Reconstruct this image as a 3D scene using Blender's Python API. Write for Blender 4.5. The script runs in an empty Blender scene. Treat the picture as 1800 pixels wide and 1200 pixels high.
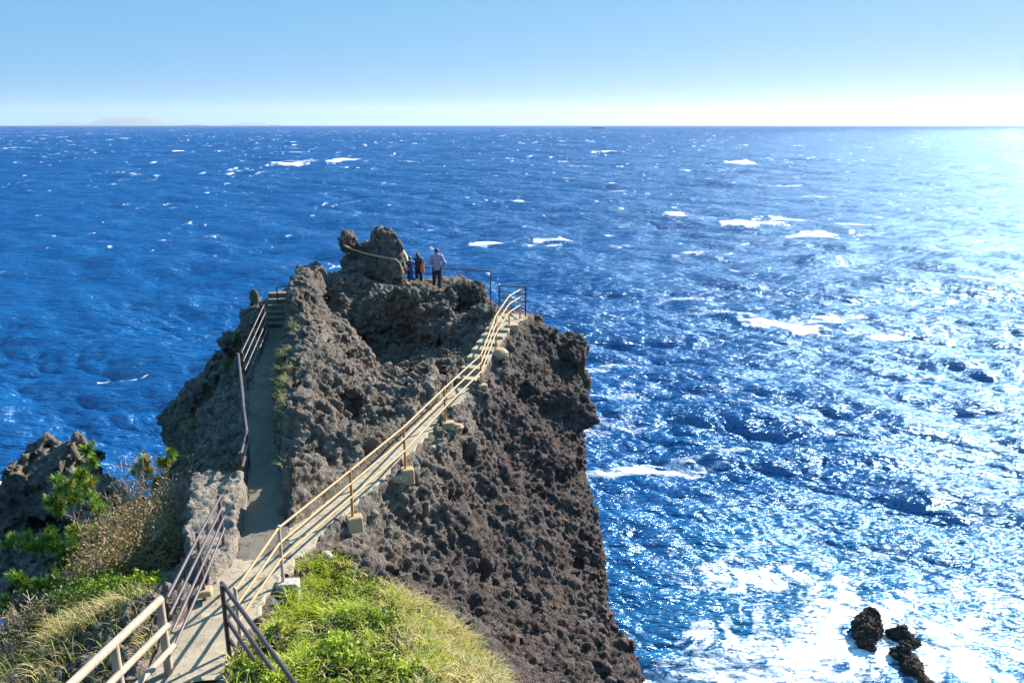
import bpy, bmesh, math, random, time
import numpy as np
import openvdb as vdb
from mathutils import Vector, Matrix
T0 = time.time()
random.seed(7)
RNG = np.random.default_rng(11)
SC = bpy.context.scene
COL = SC.collection
R = math.radians

# ------------------------------------------------------------------ camera
CAMZ = 38.0                       # eye height above the sea, metres
PITCH = R(15.2)
HAZE = 1.0e-5
FPX = 1400.0                      # focal length in pixels of an 1800 px wide frame
SUN_AZ, SUN_EL = R(45.0), R(31.0)  # clockwise from +Y (the view direction), above the horizon

cam_d = bpy.data.cameras.new("camera")
cam = bpy.data.objects.new("camera", cam_d)
COL.objects.link(cam)
cam.location = (0, 0, CAMZ)
cam.rotation_euler = (math.pi / 2 - PITCH, 0, 0)
cam_d.sensor_width = 36.0
cam_d.lens = 36.0 * FPX / 1800.0
cam_d.clip_start = 0.1
cam_d.clip_end = 200000.0
SC.camera = cam

def ray(px, py):
    u = (px - 900.0) / FPX
    v = (600.0 - py) / FPX
    return np.array((u, math.cos(PITCH) + v * math.sin(PITCH), -math.sin(PITCH) + v * math.cos(PITCH)))

def U(px, py, zr):
    """World point of the real place seen at (px, py) at height zr below the eye."""
    d = ray(px, py)
    t = zr / d[2]
    return np.array((d[0] * t, d[1] * t, CAMZ + zr))

def UD(px, py, dist_y):
    d = ray(px, py)
    t = dist_y / d[1]
    return np.array((d[0] * t, d[1] * t, CAMZ + d[2] * t))

def proj(p):
    x, y, z = p[0], p[1], p[2] - CAMZ
    a = y * math.cos(PITCH) - z * math.sin(PITCH)
    v = y * math.sin(PITCH) + z * math.cos(PITCH)
    return 900 + FPX * x / a, 600 - FPX * v / a

# ------------------------------------------------------------------ object helpers
def tag(o, label=None, cat=None, group=None, kind=None):
    if label: o["label"] = label
    if cat: o["category"] = cat
    if group: o["group"] = group
    if kind: o["kind"] = kind
    return o

def empty(name, loc=(0, 0, 0)):
    o = bpy.data.objects.new(name, None)
    o.empty_display_size = 0.2
    o.location = loc
    COL.objects.link(o)
    return o

def mesh_obj(name, verts, faces, mat, parent=None, smooth=False, attrs=None, fmats=None):
    """One mesh object. faces: list of tuples, or an int array (n, k)."""
    me = bpy.data.meshes.new(name)
    verts = np.asarray(verts, dtype=np.float32).reshape(-1, 3)
    if isinstance(faces, np.ndarray):
        n, k = faces.shape
        me.vertices.add(len(verts))
        me.vertices.foreach_set("co", verts.ravel())
        me.loops.add(n * k)
        me.loops.foreach_set("vertex_index", faces.astype(np.int32).ravel())
        me.polygons.add(n)
        me.polygons.foreach_set("loop_start", np.arange(0, n * k, k, dtype=np.int32))
        me.update(calc_edges=True)
    else:
        me.from_pydata(verts.tolist(), [], faces)
        me.update()
    mats = mat if isinstance(mat, (list, tuple)) else [mat]
    for m in mats:
        me.materials.append(m)
    if fmats is not None:
        me.polygons.foreach_set("material_index", np.asarray(fmats, dtype=np.int32))
    if smooth:
        me.polygons.foreach_set("use_smooth", np.ones(len(me.polygons), dtype=bool))
    for nm, a in (attrs or {}).items():
        a = np.asarray(a, dtype=np.float32)
        if a.ndim == 1:
            at = me.attributes.new(nm, 'FLOAT', 'POINT')
            at.data.foreach_set("value", a)
        else:
            at = me.attributes.new(nm, 'FLOAT_COLOR', 'POINT')
            at.data.foreach_set("color", np.concatenate([a, np.ones((len(a), 1), np.float32)], 1).ravel())
    o = bpy.data.objects.new(name, me)
    COL.objects.link(o)
    if parent is not None:
        o.parent = parent
        o.matrix_parent_inverse = Matrix.Identity(4)
        # world coordinates given: bring them into the parent's space
        inv = parent.matrix_basis.inverted()
        me.transform(inv)
    return o

class MB:
    """Collects boxes and tubes into one mesh."""
    def __init__(s):
        s.v = []; s.f = []
    def add(s, vs, fs):
        b = len(s.v)
        s.v.extend([tuple(map(float, q)) for q in vs])
        s.f.extend([tuple(i + b for i in q) for q in fs])
    def tube(s, pts, rad, n=10, cap=True, wob=0.0, rnd=random):
        pts = [Vector(p) for p in pts]
        rads = rad if isinstance(rad, (list, tuple)) else [rad] * len(pts)
        b = len(s.v)
        up0 = None
        for i, p in enumerate(pts):
            if i == 0: t = pts[1] - pts[0]
            elif i == len(pts) - 1: t = pts[-1] - pts[-2]
            else: t = (pts[i + 1] - pts[i]).normalized() + (pts[i] - pts[i - 1]).normalized()
            t.normalize()
            if up0 is None:
                up0 = Vector((0, 0, 1)) if abs(t.z) < 0.9 else Vector((1, 0, 0))
            a = t.cross(up0).normalized(); c = a.cross(t).normalized()
            up0 = c
            for k in range(n):
                w = 2 * math.pi * k / n
                r = rads[i] * (1 + (rnd.uniform(-wob, wob) if wob else 0))
                s.v.append(tuple(p + a * (math.cos(w) * r) + c * (math.sin(w) * r)))
        for i in range(len(pts) - 1):
            for k in range(n):
                k2 = (k + 1) % n
                s.f.append((b + i * n + k, b + i * n + k2, b + (i + 1) * n + k2, b + (i + 1) * n + k))
        if cap:
            s.f.append(tuple(b + k for k in range(n))[::-1])
            s.f.append(tuple(b + (len(pts) - 1) * n + k for k in range(n)))
    def box(s, c, size, rz=0.0, taper=1.0, bev=0.0):
        """Box standing on c (centre of its base), optionally tapered upward, with chamfered vertical edges."""
        hx, hy, h = size[0] / 2, size[1] / 2, size[2]
        b = bev
        ring = [(-hx + b, -hy), (hx - b, -hy), (hx, -hy + b), (hx, hy - b), (hx - b, hy), (-hx + b, hy), (-hx, hy - b), (-hx, -hy + b)]
        levels = [(0, 1.0, 0), (h - b, taper, 0), (h, taper, b)]
        vs = []
        for z, tp, inset in levels:
            for x, y in ring:
                sx = (abs(x) - inset) * math.copysign(1, x) * tp
                sy = (abs(y) - inset) * math.copysign(1, y) * tp
                vs.append((c[0] + sx * math.cos(rz) - sy * math.sin(rz), c[1] + sx * math.sin(rz) + sy * math.cos(rz), c[2] + z))
        fs = [tuple(range(8))[::-1], tuple(range(16, 24))]
        for l in range(2):
            for k in range(8):
                k2 = (k + 1) % 8
                fs.append((l * 8 + k, l * 8 + k2, (l + 1) * 8 + k2, (l + 1) * 8 + k))
        s.add(vs, fs)
    def ball(s, c, r, n=8, m=6, sq=(1, 1, 1)):
        vs = []; fs = []
        for i in range(m + 1):
            th = math.pi * i / m
            for k in range(n):
                w = 2 * math.pi * k / n
                vs.append((c[0] + r * sq[0] * math.sin(th) * math.cos(w), c[1] + r * sq[1] * math.sin(th) * math.sin(w), c[2] + r * sq[2] * math.cos(th)))
        for i in range(m):
            for k in range(n):
                k2 = (k + 1) % n
                fs.append((i * n + k, (i + 1) * n + k, (i + 1) * n + k2, i * n + k2))
        s.add(vs, fs)
    def build(s, name, mat, parent=None, smooth=True):
        o = mesh_obj(name, s.v, s.f, mat, parent, smooth)
        if smooth:
            try: o.data.set_sharp_from_angle(angle=R(40))
            except Exception: pass
        return o

# ------------------------------------------------------------------ noise (numpy)
_LAT = np.random.default_rng(5).random((64, 64, 64), dtype=np.float32).ravel() * 2 - 1
def vnoise(x, y, z):
    """Smooth value noise in [-1, 1], period 64."""
    x0 = np.floor(x); y0 = np.floor(y); z0 = np.floor(z)
    fx = (x - x0).astype(np.float32); fy = (y - y0).astype(np.float32); fz = (z - z0).astype(np.float32)
    xi = x0.astype(np.int64) & 63; yi = y0.astype(np.int64) & 63; zi = z0.astype(np.int64) & 63
    fx = fx * fx * (3 - 2 * fx); fy = fy * fy * (3 - 2 * fy); fz = fz * fz * (3 - 2 * fz)
    x1 = ((xi + 1) & 63) << 12; xi = xi << 12
    y1 = ((yi + 1) & 63) << 6; yi = yi << 6
    z1 = (zi + 1) & 63
    def g(a, b, c): return _LAT[a + b + c]
    c00 = g(xi, yi, zi) * (1 - fx) + g(x1, yi, zi) * fx
    c10 = g(xi, y1, zi) * (1 - fx) + g(x1, y1, zi) * fx
    c01 = g(xi, yi, z1) * (1 - fx) + g(x1, yi, z1) * fx
    c11 = g(xi, y1, z1) * (1 - fx) + g(x1, y1, z1) * fx
    c0 = c00 * (1 - fy) + c10 * fy
    c1 = c01 * (1 - fy) + c11 * fy
    return c0 * (1 - fz) + c1 * fz

def fbm(x, y, z, f, octs, gain=0.5, lac=2.03):
    s = 0; a = 1.0
    for i in range(octs):
        s = s + a * vnoise(x * f + 17.3 * i, y * f + 5.1 * i, z * f + 9.7 * i)
        f *= lac; a *= gain
    return s

def worley(x, y, z, seed=0):
    """Distance to the nearest and second nearest feature point, plus a random id per cell (numpy arrays)."""
    xi = np.floor(x).astype(np.int64); yi = np.floor(y).astype(np.int64); zi = np.floor(z).astype(np.int64)
    d1 = np.full(x.shape, 9.0, np.float32); d2 = d1.copy(); idn = np.zeros(x.shape, np.float32)
    for a in (-1, 0, 1):
        for b in (-1, 0, 1):
            for c in (-1, 0, 1):
                X = xi + a; Y = yi + b; Z = zi + c
                h = ((X + seed) & 63) << 12 | (Y & 63) << 6 | (Z & 63)
                h2 = (h * 7919 + 101) & 262143; h3 = (h * 104729 + 77) & 262143
                px = X + 0.5 + 0.5 * _LAT[h]; py = Y + 0.5 + 0.5 * _LAT[h2]; pz = Z + 0.5 + 0.5 * _LAT[h3]
                d = np.sqrt((px - x) ** 2 + (py - y) ** 2 + (pz - z) ** 2).astype(np.float32)
                nearer = d < d1
                d2 = np.where(nearer, d1, np.minimum(d2, d))
                idn = np.where(nearer, _LAT[(h * 31337 + 7) & 262143], idn)
                d1 = np.where(nearer, d, d1)
    return d1, d2, idn

def smin(a, b, k):
    h = np.clip(0.5 + 0.5 * (b - a) / k, 0, 1)
    return b * (1 - h) + a * h - k * h * (1 - h)
def smax(a, b, k): return -smin(-a, -b, k)
def sstep(a, b, x):
    t = np.clip((x - a) / (b - a), 0, 1)
    return t * t * (3 - 2 * t)

# ------------------------------------------------------------------ material helpers
def new_mat(name):
    m = bpy.data.materials.new(name)
    m.use_nodes = True
    nt = m.node_tree
    bs = next(n for n in nt.nodes if n.type == 'BSDF_PRINCIPLED')
    return m, nt, bs

class NT:
    """Tiny node-building wrapper."""
    def __init__(s, nt): s.nt = nt
    def n(s, t, **kw):
        nd = s.nt.nodes.new(t)
        for k, v in kw.items(): setattr(nd, k, v)
        return nd
    def l(s, a, b): s.nt.links.new(a, b)
    def val(s, sock, v):
        if hasattr(v, 'is_output') or isinstance(v, bpy.types.NodeSocket): s.l(v, sock)
        else: sock.default_value = v
    def math(s, op, a, b=None, clamp=False):
        nd = s.n('ShaderNodeMath', operation=op, use_clamp=clamp)
        s.val(nd.inputs[0], a)
        if b is not None: s.val(nd.inputs[1], b)
        return nd.outputs[0]
    def mix(s, f, a, b, bt='MIX'):
        nd = s.n('ShaderNodeMix', data_type='RGBA', blend_type=bt)
        s.val(nd.inputs[0], f)
        for sock, v in ((nd.inputs[6], a), (nd.inputs[7], b)):
            if isinstance(v, tuple) and len(v) == 3: v = v + (1,)
            s.val(sock, v)
        return nd.outputs[2]
    def ramp(s, f, stops, interp='LINEAR'):
        nd = s.n('ShaderNodeValToRGB')
        nd.color_ramp.interpolation = interp
        el = nd.color_ramp.elements
        while len(el) < len(stops): el.new(0.5)
        for e, (p, c) in zip(el, stops):
            e.position = p
            e.color = (c, c, c, 1) if isinstance(c, (int, float)) else tuple(c) + (1,)
        s.val(nd.inputs[0], f)
        return nd.outputs[0]
    def noise(s, vec, scale, detail=4, rough=0.55, dist=0.0, typ='FBM'):
        nd = s.n('ShaderNodeTexNoise')
        nd.noise_dimensions = '3D'
        try: nd.noise_type = typ
        except Exception: pass
        s.val(nd.inputs['Vector'], vec)
        nd.inputs['Scale'].default_value = scale
        nd.inputs['Detail'].default_value = detail
        nd.inputs['Roughness'].default_value = rough
        nd.inputs['Distortion'].default_value = dist
        return nd.outputs['Fac']
    def voro(s, vec, scale, feature='F1', rand=1.0):
        nd = s.n('ShaderNodeTexVoronoi', feature=feature)
        s.val(nd.inputs['Vector'], vec)
        nd.inputs['Scale'].default_value = scale
        nd.inputs['Randomness'].default_value = rand
        return nd
    def pos(s): return s.n('ShaderNodeNewGeometry').outputs['Position']
    def objco(s): return s.n('ShaderNodeTexCoord').outputs['Object']
    def attr(s, name):
        nd = s.n('ShaderNodeAttribute'); nd.attribute_name = name
        return nd
    def bump(s, h, strength, dist, normal=None):
        nd = s.n('ShaderNodeBump')
        nd.inputs['Strength'].default_value = strength
        nd.inputs['Distance'].default_value = dist
        s.l(h, nd.inputs['Height'])
        if normal is not None: s.l(normal, nd.inputs['Normal'])
        return nd.outputs['Normal']
    def mapping(s, vec, scale=(1, 1, 1), rot=(0, 0, 0), loc=(0, 0, 0)):
        nd = s.n('ShaderNodeMapping')
        s.l(vec, nd.inputs[0])
        nd.inputs['Location'].default_value = loc
        nd.inputs['Rotation'].default_value = rot
        nd.inputs['Scale'].default_value = scale
        return nd.outputs[0]
# ------------------------------------------------------------------ world, sun, render settings
w = bpy.data.worlds.new("World")
SC.world = w
w.use_nodes = True
nt = w.node_tree
bg = next(n for n in nt.nodes if n.type == 'BACKGROUND')
sky = nt.nodes.new('ShaderNodeTexSky')
sky.sky_type = 'NISHITA'
sky.sun_disc = False
sky.sun_elevation = SUN_EL
sky.sun_rotation = SUN_AZ
sky.altitude = 2000.0
sky.air_density = 0.6
sky.dust_density = 0.7
sky.ozone_density = 5.5
wb = nt.nodes.new('ShaderNodeMix'); wb.data_type = 'RGBA'; wb.blend_type = 'MULTIPLY'
wb.inputs[0].default_value = 1.0
wb.inputs[7].default_value = (0.24, 0.115, 0.03, 1)      # the camera's cool white balance
ad = nt.nodes.new('ShaderNodeMix'); ad.data_type = 'RGBA'; ad.blend_type = 'ADD'
ad.inputs[0].default_value = 1.0
ad.inputs[7].default_value = (0.91, 3.2, 5.9, 1)       # even blue of the clear winter air
nt.links.new(sky.outputs[0], wb.inputs[6])
nt.links.new(wb.outputs[2], ad.inputs[6])
nt.links.new(ad.outputs[2], bg.inputs[0])
bg.inputs[1].default_value = 0.060

sl = bpy.data.lights.new("sun", 'SUN')
sl.energy = 5.0
sl.angle = R(0.53)
sl.color = (1.0, 0.93, 0.83)
so = bpy.data.objects.new("sun", sl)
COL.objects.link(so)
SUN = Vector((math.sin(SUN_AZ) * math.cos(SUN_EL), math.cos(SUN_AZ) * math.cos(SUN_EL), math.sin(SUN_EL)))
so.rotation_euler = SUN.to_track_quat('Z', 'Y').to_euler()
so.location = (30, 20, 70)

SC.view_settings.view_transform = 'Standard'
SC.view_settings.look = 'None'
SC.view_settings.exposure = 1.25
SC.view_settings.gamma = 1.0
SC.render.engine = 'CYCLES'
SC.cycles.max_bounces = 6
SC.cycles.diffuse_bounces = 1
SC.cycles.glossy_bounces = 2
SC.cycles.transparent_max_bounces = 8
SC.cycles.sample_clamp_indirect = 4.0
SC.cycles.use_denoising = True
# ------------------------------------------------------------------ headland
CP = [  # (px, py, height below the eye) of points on the ground, turned into real places
 (330,1180,-7.25),(400,1060,-7.25),(465,960,-7.25),(465,850,-7.2),(462,750,-7.1),(468,650,-7.0),(485,590,-6.9),(497,515,-6.0),
 (560,960,-7.3),(617,905,-7.35),(713,822,-7.3),(783,742,-7.25),(845,675,-7.15),(872,609,-6.6),(895,571,-6.3),(918,558,-6.3),
 (508,845,-6.3),(509,790,-6.05),(514,702,-5.75),(517,657,-5.65),(552,629,-5.6),(559,560,-5.5),(575,527,-5.35),
 (560,800,-6.75),(620,740,-6.8),(700,700,-6.8),(572,690,-6.2),(585,640,-6.0),(592,600,-5.85),(625,665,-7.1),(660,680,-7.05),(640,640,-7.4),(685,640,-7.3),(725,620,-7.1),(760,640,-6.8),(820,600,-6.7),(700,665,-6.95),
 (645,610,-7.5),(690,610,-7.4),(600,490,-5.4),(650,495,-5.5),(700,506,-6.0),(750,514,-6.15),
 (790,550,-6.3),(830,545,-6.3),(770,508,-6.35),(740,495,-6.35),(820,490,-6.4),(640,480,-5.6),
 (700,900,-8.0),(800,800,-8.0),(880,700,-7.8),(920,640,-7.3),(930,600,-6.9),(980,600,-7.2),(1000,640,-7.8),
 (900,800,-9.0),(1000,800,-9.3),(1030,800,-9.6),(800,950,-9.0),(900,900,-9.4),(1000,900,-10.2),(1035,900,-10.5),
 (800,1080,-9.2),(900,1050,-9.9),(1000,1050,-10.6),(1060,1050,-11.0),(900,1180,-9.2),(1000,1180,-9.9),(1100,1180,-10.4),
 (950,700,-8.3),(1020,720,-9.0),
 (560,1000,-7.6),(520,1060,-7.4),(480,1150,-7.2),(640,1060,-7.5),(700,1020,-8.1),(650,1180,-7.0),(780,1150,-7.9),(860,1190,-8.5),
 (430,830,-7.0),(390,930,-7.0),(420,1000,-7.15),
 (230,1080,-7.3),(100,1100,-7.8),(180,1180,-6.9),(40,1150,-8.2),(440,600,-7.0),(450,540,-6.8),
]
CPW = [tuple(U(*c)) for c in CP]
for x, y, z in [(-6.4,12.2,-7.9),(-6.7,13.2,-8.5),(-6.7,15.5,-8.7),(-7.0,17.2,-8.6),(-7.8,15,-9.2),(-8.5,16,-9.4),(-9.5,18,-10.8),(-10.5,20,-12.5),(-9,13,-9.7),(-10.5,14,-11.5),(-8,11,-8.6),(-9.5,11,-9.8),
                (-7.3,18.5,-8.9),(-8.5,20,-8.9),(-10,20.5,-11.2),(-9.2,22,-8.6),(-9.4,24,-8.7),(-10.8,24,-10.7),(-12.5,24,-12.8),(-10,27,-8.0),(-11.5,27,-9.8),(-13,28,-12),(0, 0, -1.7), (-5, 2, -4.0), (4, 4, -6), (-9, 5, -8.5), (0, 6, -6.0), (0, 8.3, -7.0), (-4.5, 7.5, -7.1), (-3, 4, -5.0), (3, 0, -3.5),
                (-5, 34, -8.5), (0, 33, -8.5), (-10, 33, -9.5), (0, -6, -1.5), (-8, -5, -5), (8, -5, -4), (-13, 30, -11.5), (5, 20, -13), (5, 27, -11), (5, 10, -11.5)]:
    CPW.append((x, y, CAMZ + z))
CPW = np.array(CPW)

class TPS:
    def __init__(s, P, lam):
        s.xy = P[:, :2]
        n = len(P)
        K = s.phi(np.linalg.norm(s.xy[:, None] - s.xy[None], axis=2)) + lam * np.eye(n)
        A = np.zeros((n + 3, n + 3)); A[:n, :n] = K
        Q = np.c_[np.ones(n), s.xy]; A[:n, n:] = Q; A[n:, :n] = Q.T
        s.w = np.linalg.solve(A, np.r_[P[:, 2], 0, 0, 0])
    @staticmethod
    def phi(r): return np.where(r > 1e-9, r * r * np.log(np.maximum(r, 1e-9)), 0)
    def __call__(s, x, y):
        sh = x.shape; x = x.ravel(); y = y.ravel()
        out = s.w[-3] + s.w[-2] * x + s.w[-1] * y
        for (a, b), c in zip(s.xy, s.w[:-3]):
            r2 = (x - a) ** 2 + (y - b) ** 2
            out = out + c * 0.5 * r2 * np.log(np.maximum(r2, 1e-18))
        return out.reshape(sh)
tps = TPS(CPW, 0.15)
GX0, GY0, GD = -20.0, -8.0, 0.1
gx = GX0 + GD * np.arange(301); gy = GY0 + GD * np.arange(501)
_X, _Y = np.meshgrid(gx, gy, indexing='ij')
HG = tps(_X, _Y).astype(np.float32)
_gx, _gy = np.gradient(HG, GD)
GG = np.sqrt(1 + np.minimum(_gx ** 2 + _gy ** 2, 6.0)).astype(np.float32)

def bil(G, x, y):
    u = np.clip((x - GX0) / GD, 0, G.shape[0] - 1.001); v = np.clip((y - GY0) / GD, 0, G.shape[1] - 1.001)
    i = u.astype(np.int64); j = v.astype(np.int64); fu = u - i; fv = v - j
    return (G[i, j] * (1 - fu) + G[i + 1, j] * fu) * (1 - fv) + (G[i, j + 1] * (1 - fu) + G[i + 1, j + 1] * fu) * fv

OUT = np.array([(2.2, 8.5), (2.35, 11.5), (2.45, 14), (2.5, 17), (2.4, 20), (2.3, 22), (2.1, 24), (2.35, 26), (2.5, 28), (1.8, 30), (0.6, 32.5), (-2.5, 34.5),
                (-8, 35.5), (-12, 33), (-13.6, 30.5), (-13.2, 27), (-12, 23.5), (-10.6, 20), (-10.8, 17), (-12, 13), (-12, 8), (-11, 2), (-9, -8), (9, -8), (6, 2), (3.2, 6.5)])
def poly_sd(x, y, P):
    d = np.full(x.shape, 1e9); ins = np.zeros(x.shape, bool)
    n = len(P)
    for i in range(n):
        a = P[i]; b = P[(i + 1) % n]; e = b - a
        wx = x - a[0]; wy = y - a[1]
        t = np.clip((wx * e[0] + wy * e[1]) / (e @ e), 0, 1)
        d = np.minimum(d, (wx - e[0] * t) ** 2 + (wy - e[1] * t) ** 2)
        c = ((a[1] <= y) & (b[1] > y)) | ((b[1] <= y) & (a[1] > y))
        xi = a[0] + (y - a[1]) * e[0] / (e[1] if abs(e[1]) > 1e-9 else 1e-9)
        ins ^= c & (x < xi)
    d = np.sqrt(d)
    return np.where(ins, -d, d)
SDG = poly_sd(_X, _Y, OUT).astype(np.float32)

# walking surfaces: centre line points (px, py, z) and half width
WALKS = {
 'lower': ([(330,1200,-7.3),(352,1130,-7.27),(405,1055,-7.25),(462,985,-7.25)], [0.55,0.52,0.52,0.5]),
 'ramp': ([(462,1000,-7.25),(520,950,-7.28),(602,880,-7.33),(697,799,-7.3),(762,732,-7.25),(818,676,-7.15)], [0.40,0.32,0.27,0.25,0.24,0.26]),
 'stair': ([(818,676,-7.15),(848,618,-6.62),(880,572,-6.3),(905,552,-6.3)], [0.26,0.28,0.34,0.5]),
 'corridor': ([(462,985,-7.25),(468,880,-7.22),(460,760,-7.12),(463,680,-7.03),(482,600,-6.9),(489,575,-6.8)], [0.45,0.34,0.28,0.28,0.28,0.28]),
 'steps': ([(489,575,-6.8),(494,540,-6.35),(497,512,-5.95)], [0.4,0.4,0.45]),
}
WALKW = {k: (np.array([U(*p) for p in ps]), np.array(ws)) for k, (ps, ws) in WALKS.items()}
def walk_fields(x, y):
    """Signed horizontal distance outside the walks, and the walk height there."""
    D = np.full(x.shape, 1e3, np.float32); Z = np.full(x.shape, -1e3, np.float32)
    for P, W in WALKW.values():
        for i in range(len(P) - 1):
            a = P[i]; e = P[i + 1] - a
            t = np.clip(((x - a[0]) * e[0] + (y - a[1]) * e[1]) / (e[0] ** 2 + e[1] ** 2), 0, 1)
            d = np.hypot(x - a[0] - e[0] * t, y - a[1] - e[1] * t) - (W[i] * (1 - t) + W[i + 1] * t)
            z = a[2] + e[2] * t
            m = d < D
            D = np.where(m, d, D); Z = np.where(m, z, Z)
    return D, Z
WD, WZ = walk_fields(_X, _Y)
WD = WD.astype(np.float32); WZ = WZ.astype(np.float32)

def blob(x, y, z, c, r, rz=0.0, p=2.0):
    ca, sa = math.cos(rz), math.sin(rz)
    dx = x - c[0]; dy = y - c[1]; dz = z - c[2]
    u = (dx * ca + dy * sa) / r[0]; v = (-dx * sa + dy * ca) / r[1]; w_ = dz / r[2]
    k = (np.abs(u) ** p + np.abs(v) ** p + np.abs(w_) ** p) ** (1 / p)
    return (k - 1) * min(r)

# (px, py, distance in y, radii, turn, exponent, blend): rock masses that stand on or are hollowed out of the ground
ADD = [
 (674,425,30.3,(0.60,0.6,0.80),0.2,4.0,0.12), (612,424,30.0,(0.38,0.42,0.74),0.0,3.2,0.14), (645,473,30.2,(1.06,0.85,0.66),0.1,3.4,0.2), (643,440,30.4,(0.55,0.45,0.40),0.0,2.6,0.12),
 (622,494,28.8,(0.8,0.6,0.36),0.2,2.5,0.25),
 (548,490,28.6,(0.62,0.6,0.62),0.4,2.6,0.2), (466,532,26.6,(0.36,0.4,0.58),0.1,2.4,0.2), (455,570,25.8,(0.45,0.6,0.6),0.0,2.3,0.25),
 (994,612,27.0,(0.75,0.8,0.55),0.3,2.4,0.3), (1006,625,26.2,(0.45,0.6,0.38),-0.3,2.3,0.2),
 (952,580,26.6,(0.9,0.7,0.4),0.2,2.4,0.35), (998,730,24.4,(0.55,0.6,0.3),0.2,2.2,0.3),
 (985,700,24.5,(0.8,0.9,0.6),0.1,2.4,0.3),
 (775,545,25.0,(0.9,0.6,0.35),0.3,2.2,0.3), (655,690,20.4,(0.42,0.4,0.32),0.3,2.2,0.15), (845,548,26.5,(0.6,0.5,0.3),0.2,2.3,0.3),
 (322,752,26.3,(0.8,0.9,0.9),0.2,2.6,0.25), (352,705,26.2,(0.6,0.8,0.7),0.0,2.6,0.2), (385,650,26.4,(0.55,0.8,0.6),0.3,2.6,0.2), (415,600,26.6,(0.5,0.7,0.6),0.1,2.6,0.2), (440,566,26.4,(0.42,0.6,0.5),0.2,2.6,0.2), (345,770,24.5,(0.6,0.7,0.6),0.2,2.6,0.2),
 (712,533,28.2,(1.45,0.6,0.55),0.05,2.8,0.25),
]
SUBT = [
 (655,600,26.5,(1.6,1.2,0.62),0.1,2.2,0.25), (600,720,18.9,(0.42,0.35,0.34),0.0,2.2,0.12), (765,590,24.6,(0.55,0.5,0.4),0.0,2.2,0.15),
 (805,640,22.0,(0.3,0.4,0.5),0.2,2.2,0.1), (640,735,18.2,(0.45,0.3,0.28),0.2,2.2,0.12),
 (930,690,23.0,(0.5,0.7,0.45),0.1,2.2,0.2),
]
RIDGE = [(np.array(p), r) for p, r in (((-4.35, 15.7, CAMZ - 6.85), .38), ((-5.0, 18.0, CAMZ - 6.5), .52), ((-6.02, 22.0, CAMZ - 6.15), .6), ((-6.85, 25.5, CAMZ - 5.8), .62), ((-7.2, 27.6, CAMZ - 5.6), .6))]
def U_y(b): return UD(b[0], b[1], b[2])
def rock_low(x, y, z):
    """Large shape: ground sheet, cliffs, masses."""
    h = bil(HG, x, y)
    f = (z - h) / bil(GG, x, y)
    sd = bil(SDG, x, y) - np.clip((CAMZ - 11 - z), 0, 40) * 0.10
    f = smax(f, sd, 0.6)
    for b in ADD:
        d = blob(x, y, z, U_y(b), b[3], b[4], b[5])
        f = smin(f, d, b[6])
    for (a, ra), (b, rb) in zip(RIDGE[:-1], RIDGE[1:]):
        e = b - a
        t = np.clip(((x - a[0]) * e[0] + (y - a[1]) * e[1] + (z - a[2]) * e[2]) / (e @ e), 0, 1)
        d = np.sqrt((x - a[0] - e[0] * t) ** 2 + (y - a[1] - e[1] * t) ** 2 + (z - a[2] - e[2] * t) ** 2) - (ra + (rb - ra) * t)
        f = smin(f, d, 0.25)
    for b in SUBT:
        d = blob(x, y, z, U_y(b), b[3], b[4], b[5])
        f = smax(f, -d, b[6])
    return f
def rock_noise(x, y, z, fine):
    n = 0.34 * vnoise(x * 0.55, y * 0.55, z * 0.55) + 0.20 * vnoise(x * 1.27 + 9, y * 1.27, z * 1.27)
    if fine:
        n = n + 0.085 * (0.5 - 2 * np.abs(vnoise(x * 2.3 + 3, y * 2.3, z * 2.3 + 5)))
        n = n + 0.05 * (0.5 - 2 * np.abs(vnoise(x * 4.9 + 31, y * 4.9, z * 4.9)))
        n = n + 0.045 * vnoise(x * 9.7 + 31, y * 9.7, z * 9.7)
    return n
def calm(x, y):
    return _calm(x, y) * (1 - 0.3 * sstep(27.3, 28.6, y)) * (1 - 0.6 * sstep(1.15, 0.8, np.maximum(np.abs(x + 5.45 - 0.0), np.abs(y - 13.6) / 2.6)))
def _calm(x, y):
    """Less relief beside and under the walks and under the planted mound."""
    return 0.4 + 0.6 * sstep(0.0, 0.4, bil(WD, x, y))
BLKP = np.array([U(336,830,-6.9)[:2], U(440,832,-6.9)[:2], U(443,935,-6.98)[:2], U(438,1000,-7.05)[:2], U(385,1028,-7.1)[:2], U(345,985,-7.02)[:2], U(322,930,-6.97)[:2]])
BSD = poly_sd(_X, _Y, BLKP).astype(np.float32)
def rock_sdf(x, y, z, fine):
    f = rock_low(x, y, z) - rock_noise(x, y, z, fine) * calm(x, y)
    zt = CAMZ - 7.08 + 0.07 * np.clip(y - 11.5, 0, 4)
    nb = 0.03 * vnoise(x * 2.2, y * 2.2, z * 2.2) + 0.025 * vnoise(x * 6, y * 6, z * 6)
    f = smin(f, smax(smax(bil(BSD, x, y), z - zt, 0.08), CAMZ - 9.4 - z, 0.1) - nb, 0.08)
    wd = bil(WD, x, y); wz = bil(WZ, x, y)
    f = np.maximum(f, -np.maximum((wd - 0.02 - 0.16 * np.maximum(z - wz, 0)) * 0.9, wz - 0.05 - z))         # cut down to the walk
    f = np.minimum(f, np.maximum(np.maximum(wd - 0.10, z - wz + 0.05), wz - 1.2 - z))   # and fill below it
    return f

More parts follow.
